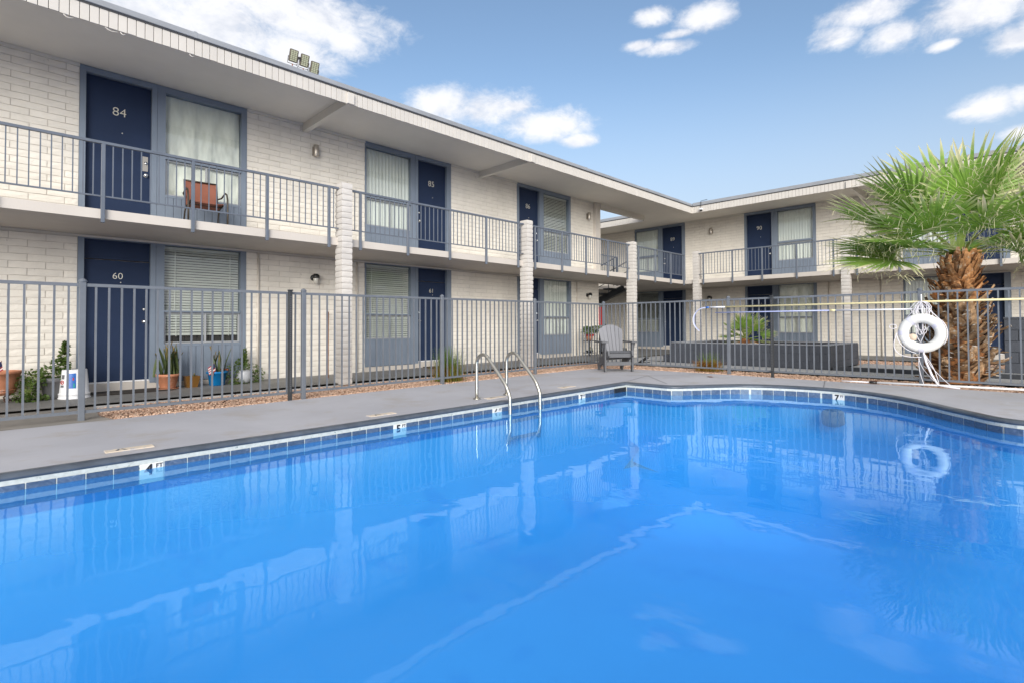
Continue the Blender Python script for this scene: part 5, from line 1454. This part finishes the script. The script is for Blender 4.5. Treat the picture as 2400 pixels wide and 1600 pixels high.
for i in range(nsl):
    f = (i-(nsl-1)/2)/((nsl-1)/2)
    bx0, tx0 = f*.175, f*.235; hh = .70-.085*abs(f)**2.0
    wb, wt = .062, .086
    d = Vector((tx0-bx0, .26, .66)).normalized()*hh; A = Vector((bx0, .19, .33)); B = A+d
    nrm_ = Vector((0, -.93, .37)); m = MB(); vs = []
    for (c, w_, zt) in ((A, wb, (0, 0)), (B, wt, (-.018*(-f)-.004, .018*(-f)-.004))):
        for q_ in (-1, 1):
            for e in (-1, 1): vs.append(c+Vector((q_*w_/2, 0, (zt[0] if q_ < 0 else zt[1])))+nrm_*e*.011)
    m.add(vs, [(0, 1, 3, 2), (4, 6, 7, 5), (0, 4, 5, 1), (2, 3, 7, 6), (1, 5, 7, 3), (0, 2, 6, 4)]); ac(m, 'back_slat', M_adirback)
for z, y, w_ in ((.42, .275, .44), (.74, .40, .50)):
    m = MB(); m.bbox(-w_/2, w_/2, y, y+.025, z-.04, z+.04, .004); ac(m, 'back_brace', M_adir)

# ------------------------------------------------------------------ rust sling chair on the balcony
RC = thing('patio_chair', 'rust brown sling chair with bronze arms on the upper balcony', 'chair', (2.47, 9.55, FLOOR2))
Mr = frame_of((2.47, 9.50, FLOOR2+.002), (1, -.06, 0), (.06, 1, 0))
def rc(mb, name, m, s=True): mb.xform(Mr).build(name, m, RC, s)
for sx_ in (-1, 1):
    x = sx_*.275
    m = MB(); m.tube([(x, -.29, 0), (x, -.285, .30), (x, -.27, .50), (x, -.22, .595), (x, -.13, .635), (x, -.02, .625), (x, .12, .60), (x*.9, .24, .60)], .013, 8); rc(m, 'arm_leg', M_bronze)
    m = MB(); m.tube([(x*.9, .30, 0), (x*.88, .18, .32), (x*.86, .12, .40)], .012, 8); rc(m, 'rear_leg', M_bronze)
    m = MB(); m.tube([(x*.86, -.25, .43), (x*.86, .15, .385), (x*.86, .20, .42), (x*.86, .29, .86)], .011, 8); rc(m, 'sling_rail', M_bronze)
m = MB(); prof = [(-.26, .418), (-.23, .436), (.0, .412), (.15, .398), (.205, .44), (.24, .60), (.285, .82), (.30, .875), (.315, .86)]
vs = []; fs = []
for y, z in prof:
    for i in range(7):
        s = i/6*2-1; vs.append((s*.225, y+.02*(1-s*s)*(1 if z > .45 else 0), z-.018*(1-s*s)*(1 if z < .45 else 0)))
for j in range(len(prof)-1):
    for i in range(6): fs.append((j*7+i, j*7+i+1, (j+1)*7+i+1, (j+1)*7+i))
b = len(vs); vs += [(x, y+.006, z-.008) for x, y, z in vs]; fs += [tuple(k+b for k in f[::-1]) for f in fs]
m.add(vs, fs); rc(m, 'sling_seat', M_rust)
m = MB(); m.tube([(-.24, -.10, .40), (.24, -.10, .40)], .010, 6); rc(m, 'cross_bar', M_bronze)
m = MB(); m.tube([(-.245, .29, .86), (.245, .29, .86)], .011, 6); rc(m, 'top_bar', M_bronze)

# ------------------------------------------------------------------ pots and things along the left walkway
def leaf_cloud(parent, name, m, centres, n, size, sd, droop=0):
    rr = random.Random(sd); mb = MB(); mb.t = []
    for i in range(n):
        c, r = centres[rr.randrange(len(centres))]
        d = Vector((rr.gauss(0, 1), rr.gauss(0, 1), rr.gauss(0, 1))).normalized(); p = Vector(c)+Vector((d.x*r[0], d.y*r[1], d.z*r[2]))*rr.uniform(.45, 1.05)
        L = size*rr.uniform(.6, 1.25); w_ = L*.42; ax_ = (d+Vector((0, 0, rr.uniform(-.8, .6)-droop))+Vector((rr.gauss(0, .5), rr.gauss(0, .5), 0))).normalized()
        sd_ = ax_.cross(Vector((rr.gauss(0, 1), rr.gauss(0, 1), 1.2))).normalized(); up_ = sd_.cross(ax_)
        mb.add([p, p+ax_*L*.5+sd_*w_+up_*L*.06, p+ax_*L-up_*L*.10, p+ax_*L*.5-sd_*w_+up_*L*.06], [(0, 1, 2), (0, 2, 3)])
        q_ = rr.random()*.8; mb.t += [q_, q_, q_+.15, q_]
    o = mb.build(name, m, parent); o['kind'] = 'stuff'; return o
def little_flag(x, y, z, lb, s=1.0):
    f = thing('small_flag', lb, 'flag', (x, y, z), 'small striped flags in pots')
    m = MB(); m.tube([(x, y, z), (x+.015, y, z+.20*s)], .004, 5); m.build('stick', M_wood, f)
    for i in range(7):
        m = MB(); a, b = i/7, (i+1)/7
        def q_(u, v): return (x+.012-.09*s*u+.02*v, y-.01-.012*math.sin(u*5), z+.195*s-.07*s*u-.12*s*v)
        m.add([q_(0, a), q_(1, a), q_(1, b), q_(0, b)], [(0, 1, 2, 3)]); m.build('stripe', M_flagwhite if i % 2 else M_flagred, f)
    m = MB(); m.add([(p[0], p[1]-.002, p[2]) for p in (q_(-.02, 0), q_(.42, 0), q_(.42, .55), q_(-.02, .55))], [(0, 1, 2, 3)]); m.build('canton', M_flagblue, f)
zg = lambda x: walk(x, 0)+.001
# bowl on an iron stand
bx_, by_ = .12, 9.92
o = thing('terracotta_bowl', 'wide terracotta bowl on a scrolled iron stand at the left edge', 'flower pot', (bx_, by_, zg(bx_)))
m = MB(); m.lathe([(.02, .105), (.15, .105), (.175, .15), (.205, .28), (.222, .385), (.238, .39), (.240, .425), (.222, .428), (.215, .38), (.05, .36)], (bx_, by_, zg(bx_)), 28); m.build('bowl', M_terra, o, True)
for z, r_ in ((.145, .178), (.175, .186)):
    m = MB(); m.tube([(bx_+r_*math.cos(a*.35), by_+r_*math.sin(a*.35), zg(bx_)+z) for a in range(18)], .007, 6, closed=True); m.build('rib', M_terra, o, True)
m = MB(); m.lathe([(.001, .375), (.21, .37)], (bx_, by_, zg(bx_)), 20); m.build('soil', M_soil, o)
for k in range(4):
    a = k*math.pi/2+.5; c, s_ = math.cos(a), math.sin(a); m = MB()
    m.tube([(bx_+c*r_, by_+s_*r_, zg(bx_)+z) for r_, z in ((.185, .19), (.19, .14), (.15, .10), (.11, .085), (.12, .03), (.16, .008), (.20, .02), (.21, .05), (.19, .06))], .009, 6); m.build('iron_foot', M_iron, o, True)
little_flag(.13, 9.83, .37, 'small striped flag standing in the terracotta bowl', 1.0)
# grey pot with trailing plant
bx_, by_ = .60, 9.92
o = thing('potted_ivy', 'leafy trailing plant spilling over a dark grey pot by the white bucket', 'potted plant', (bx_, by_, zg(bx_)))
m = MB(); m.lathe([(.10, 0), (.115, .01), (.15, .235), (.168, .24), (.172, .30), (.155, .30), (.13, .22)], (bx_+.09, by_, zg(bx_)), 24, cap0=True); m.build('pot', M_greypot, o, True)
m = MB(); m.lathe([(.001, .27), (.15, .27)], (bx_+.09, by_, zg(bx_)), 16); m.build('soil', M_soil, o)
leaf_cloud(o, 'foliage', M_ivy, [((bx_+.08, by_-.02, .37), (.20, .16, .11)), ((bx_-.12, by_-.08, .31), (.17, .15, .12)), ((bx_-.20, by_-.12, .16), (.12, .12, .17)), ((bx_-.16, by_-.16, .05), (.17, .12, .05)),
     ((bx_+.15, by_, .47), (.10, .10, .12)), ((bx_+.19, by_+.02, .60), (.045, .045, .12)), ((bx_+.21, by_+.02, .72), (.02, .02, .08))], 1500, .042, 3, .2)
for k in range(6):
    m = MB(); a = k; m.tube([(bx_+.1, by_, .28), (bx_-.02-.03*k, by_-.1, .36), (bx_-.15-.02*k, by_-.15, .22), (bx_-.18, by_-.16, .03)], .004, 5); m.build('stem', M_petiole, o, True)
# white bucket upside down
bx_, by_ = .90, 9.78
o = thing('bucket', 'white plastic bucket turned upside down with blue print beside door', 'bucket', (bx_, by_, zg(bx_)))
m = MB(); m.lathe([(.185, .0), (.188, .012), (.178, .016), (.176, .05), (.182, .055), (.180, .075), (.170, .08), (.142, .40), (.136, .408), (.12, .402), (.001, .402)], (bx_, by_, zg(bx_)), 30); m.build('bucket_body', M_whitep, o, True)
def decal(ang, w_, z0, z1, m_, nm, dz=.0015):
    mb = MB(); n = 6; vs = []
    for i in range(n+1):
        a = ang+(i/n-.5)*w_
        for z in (z0, z1):
            r_ = .170-(z-.08)*(.028/.32)+dz; vs.append((bx_+r_*math.cos(a), by_+r_*math.sin(a), zg(bx_)+z))
    mb.add(vs, [(2*i, 2*i+2, 2*i+3, 2*i+1) for i in range(n)]); mb.build(nm, m_, o, True)
a0 = R(225)
decal(a0-.30, .36, .28, .34, M_grey_label, 'print'); decal(a0-.30, .36, .165, .195, M_grey_label, 'print')
m = MB(); 
for i in range(16):
    pass
c_a = a0-.30; rr_ = .170-(.235-.08)*(.028/.32)+.003; cc = Vector((bx_+rr_*math.cos(c_a), by_+rr_*math.sin(c_a), zg(bx_)+.235)); tx = Vector((-math.sin(c_a), math.cos(c_a), 0))
m.tube([cc+tx*.026*math.cos(k*.524)+Vector((0, 0, .026*math.sin(k*.524))) for k in range(12)], .005, 5, closed=True); m.tube([cc-tx*.018-Vector((0, 0, .018)), cc+tx*.018+Vector((0, 0, .018))], .004, 5); m.build('warning_mark', M_red, o)
decal(a0+.52, .55, .15, .36, M_bluep, 'print'); decal(a0+.66, .12, .16, .22, mat('teal_print', (.02, .30, .30), .5), 'print', .0025); decal(a0+.60, .10, .26, .30, M_red, 'print', .0025)
# mat in front of door
o = thing('door_mat', 'dark brown mat on the walkway before the left ground floor door', 'mat', (1.62, 9.95, zg(1.6)), 'door mats')
m = MB(); m.bbox(1.12, 2.12, 9.72, 10.18, zg(1.6), zg(1.6)+.018, .006); m.build('coir', M_mat, o)
o = thing('door_mat', 'dark mat on the walkway behind the tall grass tuft', 'mat', (7.5, 9.95, zg(7.5)), 'door mats')
m = MB(); m.bbox(7.2, 7.85, 9.75, 10.15, zg(7.5), zg(7.5)+.018, .006); m.build('coir', M_mat, o)
# sword plants
def sword(parent, x, y, z, n, h, sd, lean0=.25, w0=.030, yellow=.2):
    rr = random.Random(sd)
    for i in range(n):
        a = rr.random()*6.28; lean_ = rr.uniform(.0, lean0); L = h*rr.uniform(.55, 1.05); d = Vector((math.cos(a), math.sin(a), 0)); sd_ = Vector((math.cos(a+1.2), math.sin(a+1.2), 0))
        mb = MB(); mb.t = []; b0 = Vector((x+rr.gauss(0, .05), y+rr.gauss(0, .04), z)); vs = []; off = .45 if rr.random() < yellow else 0
        for k in range(7):
            s = k/6; p = b0+d*L*lean_*s**1.4+Vector((0, 0, L*s)); w_ = w0*(.75+.5*s)*(1-max(0, s-.45)/.56)**.8+.001
            nd = d*.006; vs += [p-sd_*w_-nd, p+nd*1.2, p+sd_*w_-nd]; mb.t += [min(1, off+.5*s+(.5 if k == 6 else 0))]*3
        mb.add(vs, [f for k in range(6) for f in ((3*k, 3*k+1, 3*k+4, 3*k+3), (3*k+1, 3*k+2, 3*k+5, 3*k+4))]); mb.build('leaf', M_snake, parent, True)
bx_, by_ = 2.08, 9.95
o = thing('potted_sword_plant', 'tall striped sword plant in a terracotta pot right of the door', 'potted plant', (bx_, by_, zg(bx_)))
m = MB(); m.lathe([(.105, .02), (.11, .025), (.145, .20), (.165, .205), (.170, .245), (.155, .247), (.13, .19)], (bx_, by_, zg(bx_)), 26, cap0=True); m.build('pot', M_terra, o, True)
m = MB(); m.lathe([(.10, 0), (.15, .006), (.16, .022), (.14, .018)], (bx_, by_, zg(bx_)), 24, cap0=True); m.build('saucer', M_terra, o, True)
m = MB(); m.lathe([(.001, .225), (.15, .22)], (bx_, by_, zg(bx_)), 16); m.build('soil', M_soil, o)
sword(o, bx_, by_, zg(bx_)+.2, 26, .55, 5, .42)
bx_, by_ = 2.42, 9.98
o = thing('square_pot', 'small square brown glazed pot between two plants', 'flower pot', (bx_, by_, zg(bx_)))
m = MB(); vs = []
for z, h_ in ((0, .075), (.185, .108), (.185, .092), (.15, .088)): vs += [(bx_-h_, by_-h_, zg(bx_)+z), (bx_+h_, by_-h_, zg(bx_)+z), (bx_+h_, by_+h_, zg(bx_)+z), (bx_-h_, by_+h_, zg(bx_)+z)]
fs = [(3, 2, 1, 0)]
for j in range(3):
    for k in range(4): fs.append((j*4+k, j*4+(k+1) % 4, (j+1)*4+(k+1) % 4, (j+1)*4+k))
m.add(vs, fs); m.build('pot', M_brownpot, o)
m = MB(); m.box(bx_-.087, bx_+.087, by_-.087, by_+.087, zg(bx_)+.13, zg(bx_)+.152); m.build('soil', M_soil, o)
sword(o, bx_+.05, by_, zg(bx_)+.14, 2, .11, 9, .3, .008, 1)
bx_, by_ = 2.80, 9.95
o = thing('potted_aloe', 'thin aloe in a bright blue tub with a small flag', 'potted plant', (bx_, by_, zg(bx_)))
m = MB(); m.lathe([(.105, .0), (.118, .008), (.140, .20), (.162, .205), (.165, .235), (.150, .238), (.132, .19)], (bx_, by_, zg(bx_)), 26, cap0=True); m.build('tub', M_bluepot, o, True)
m = MB(); m.tube([(bx_+.02+.145*math.cos(a*.22-.7), by_+.145*math.sin(a*.22-.7), zg(bx_)+.258) for a in range(14)], .014, 6); m.build('red_rim', M_redrim, o, True)
m = MB(); m.lathe([(.001, .215), (.145, .21)], (bx_, by_, zg(bx_)), 16); m.build('soil', M_soil, o)
sword(o, bx_, by_, zg(bx_)+.2, 9, .52, 12, .38, .022, .6)
little_flag(2.70, 9.80, .20, 'small striped flag leaning on the bright blue tub', 1.05)
bx_, by_ = 3.20, 9.96
o = thing('potted_creeper', 'straggly creeper round a pale round pot below the window corner', 'potted plant', (bx_, by_, zg(bx_)))
m = MB(); m.lathe([(.06, .0), (.10, .03), (.125, .11), (.115, .20), (.09, .235), (.085, .22)], (bx_+.03, by_-.03, zg(bx_)), 22, cap0=True); m.build('pot', mat('pale_grey_glaze', (.42, .43, .45), .3, var=.1), o, True)
leaf_cloud(o, 'foliage', M_ivy, [((bx_-.05, by_-.02, .30), (.20, .12, .08)), ((bx_-.17, by_-.05, .20), (.13, .12, .13)), ((bx_+.18, by_, .27), (.14, .12, .08)), ((bx_+.27, by_, .15), (.10, .10, .13)), ((bx_-.12, by_-.1, .06), (.14, .08, .05)), ((bx_+.10, by_-.08, .03), (.16, .05, .03)),
    ((bx_+.09, by_+.12, .42), (.035, .035, .12)), ((bx_+.09, by_+.14, .55), (.02, .02, .10)), ((bx_+.02, by_+.1, .40), (.09, .06, .07))], 1150, .035, 17, .3)
# stick leaning by the column
o = thing('broom_stick', 'brown wooden stick leaning against the wall beside the nearest column', 'stick', (4.66, 9.75, zg(4.66)))
m = MB(); m.tube([(4.63, 9.62, zg(4.6)), (4.90, 10.18, 1.30)], .013, 8); m.build('stick', M_wood, o, True)
# plant stand, fire cabinet at the wing end
o = thing('plant_stand', 'small iron plant stand with a red pot at the wing end', 'plant stand', (13.12, 9.75, zg(13.1)))
z0 = zg(13.1)
for dx in (-.16, .16):
    for dy in (-.13, .13):
        m = MB(); m.tube([(13.12+dx, 9.75+dy, z0), (13.12+dx, 9.75+dy, z0+.88)], .009, 5); m.build('leg', M_black, o)
for z in (.10, .46, .88):
    m = MB(); m.bbox(12.94, 13.30, 9.60, 9.90, z0+z-.01, z0+z+.008, .004); m.build('shelf' if z < .6 else 'top_frame', M_black, o) if z < .6 else None
m = MB(); m.tube([(12.96, 9.62, z0+.88), (13.28, 9.62, z0+.88), (13.28, 9.88, z0+.88), (12.96, 9.88, z0+.88)], .009, 5, closed=True); m.build('top_frame', M_black, o)
p = thing('potted_plant', 'leafy plant in a red and terracotta pot on the iron stand', 'potted plant', (13.12, 9.75, z0+.47), None)
m = MB(); m.lathe([(.09, 0), (.12, .17), (.11, .17)], (13.12, 9.75, z0+.47), 18, cap0=True); m.build('pot', M_terra, p, True)
m = MB(); m.lathe([(.118, .13), (.132, .135), (.136, .20), (.12, .20)], (13.12, 9.75, z0+.47), 18); m.build('rim', M_red, p, True)
leaf_cloud(p, 'foliage', M_ivy, [((13.12, 9.72, z0+.76), (.26, .2, .10)), ((12.92, 9.70, z0+.78), (.16, .12, .10)), ((13.35, 9.7, z0+.82), (.16, .12, .09))], 420, .06, 31)
p = thing('potted_plant', 'dry yellow plant in a low dark bowl under the iron stand', 'potted plant', (13.12, 9.75, z0+.11), None)
m = MB(); m.lathe([(.08, 0), (.13, .06), (.12, .06)], (13.12, 9.75, z0+.11), 16, cap0=True); m.build('bowl', M_black, p, True)
sword(p, 13.12, 9.75, z0+.15, 8, .16, 41, .5, .012, 1)
o = thing('fire_cabinet', 'narrow red fire cabinet on the end of the left wing', 'cabinet', (14.40, 10.33, 1.05))
m = MB(); m.bbox(14.32, 14.50, 10.22, 10.40, 1.02, 1.62, .008); m.build('case', M_red, o)
m = MB(); m.bbox(14.505, 14.512, 10.24, 10.38, 1.06, 1.58, .002); m.build('cabinet_door', M_red, o)
o = thing('black_bin', 'black bin standing in the shade below the stairs', 'bin', (14.62, 10.3, .07))
m = MB(); m.lathe([(.17, 0), (.20, .55), (.21, .56), (.21, .60), (.19, .60)], (14.66, 10.32, .07), 18, cap0=True); m.build('bin_body', M_black, o, True)
m = MB(); m.lathe([(.215, .60), (.20, .66), (.001, .70)], (14.66, 10.32, .07), 18); m.build('bin_lid', M_black, o, True)
o = thing('paint_tin', 'small white and black tin by the column behind the garden chair', 'tin', (14.85, 9.95, .075))
m = MB(); m.lathe([(.05, 0), (.052, .005), (.052, .115), (.048, .12), (.001, .118)], (14.85, 9.95, .078), 14, cap0=True); m.build('tin_body', M_whitep, o, True)
m = MB(); m.box(14.6, 15.05, 9.9, 10.1, .072, .079); m.build('tin_tray', M_black, o)
o = thing('dust_pan', 'black scrap of plastic lying behind the fence near the planter step', 'scrap', (11.9, 7.1, .06))
m = MB(); m.obox((11.92, 7.15, .13), (.5, -.25, .33), (.1, .5, .1), Vector((.5, -.25, .33)).cross(Vector((.1, .5, .1))), .26, .10, .012); m.build('blade', M_black, o)
m = MB(); m.tube([(11.78, 7.25, .06), (12.05, 7.05, .07)], .010, 6); m.build('rim', M_black, o)
for i_, (x_, y_, lb, m_) in enumerate([(9.55, 4.33, 'red brown dry leaf on the deck near the right fence', M_redrim), (10.62, 1.96, 'orange dry leaf on the gravel by the white pole', mat('orange_leaf', (.45, .13, .03), .7))]):
    m = MB(); zz = G(x_)+.006; m.add([(x_-.03, y_-.07, zz), (x_+.025, y_-.01, zz+.012), (x_+.02, y_+.08, zz+.002), (x_-.03, y_+.02, zz+.014)], [(0, 1, 2, 3)]); m.add([(x_-.03, y_-.07, zz-.002), (x_-.03, y_+.02, zz+.012), (x_+.02, y_+.08, zz), (x_+.025, y_-.01, zz+.010)], [(0, 1, 2, 3)])
    solo(m, 'dry_leaf', m_, lb, 'leaf', (x_, y_, zz))
o = thing('fallen_stick', 'thin dark twig on the gravel behind the left fence', 'twig', (2.35, 7.85, -.01))
m = MB(); m.tube([(2.25, 7.75, .0), (2.37, 7.85, .03), (2.50, 8.0, .075)], [.008, .006, .004], 5); m.build('twig', M_iron, o, True)
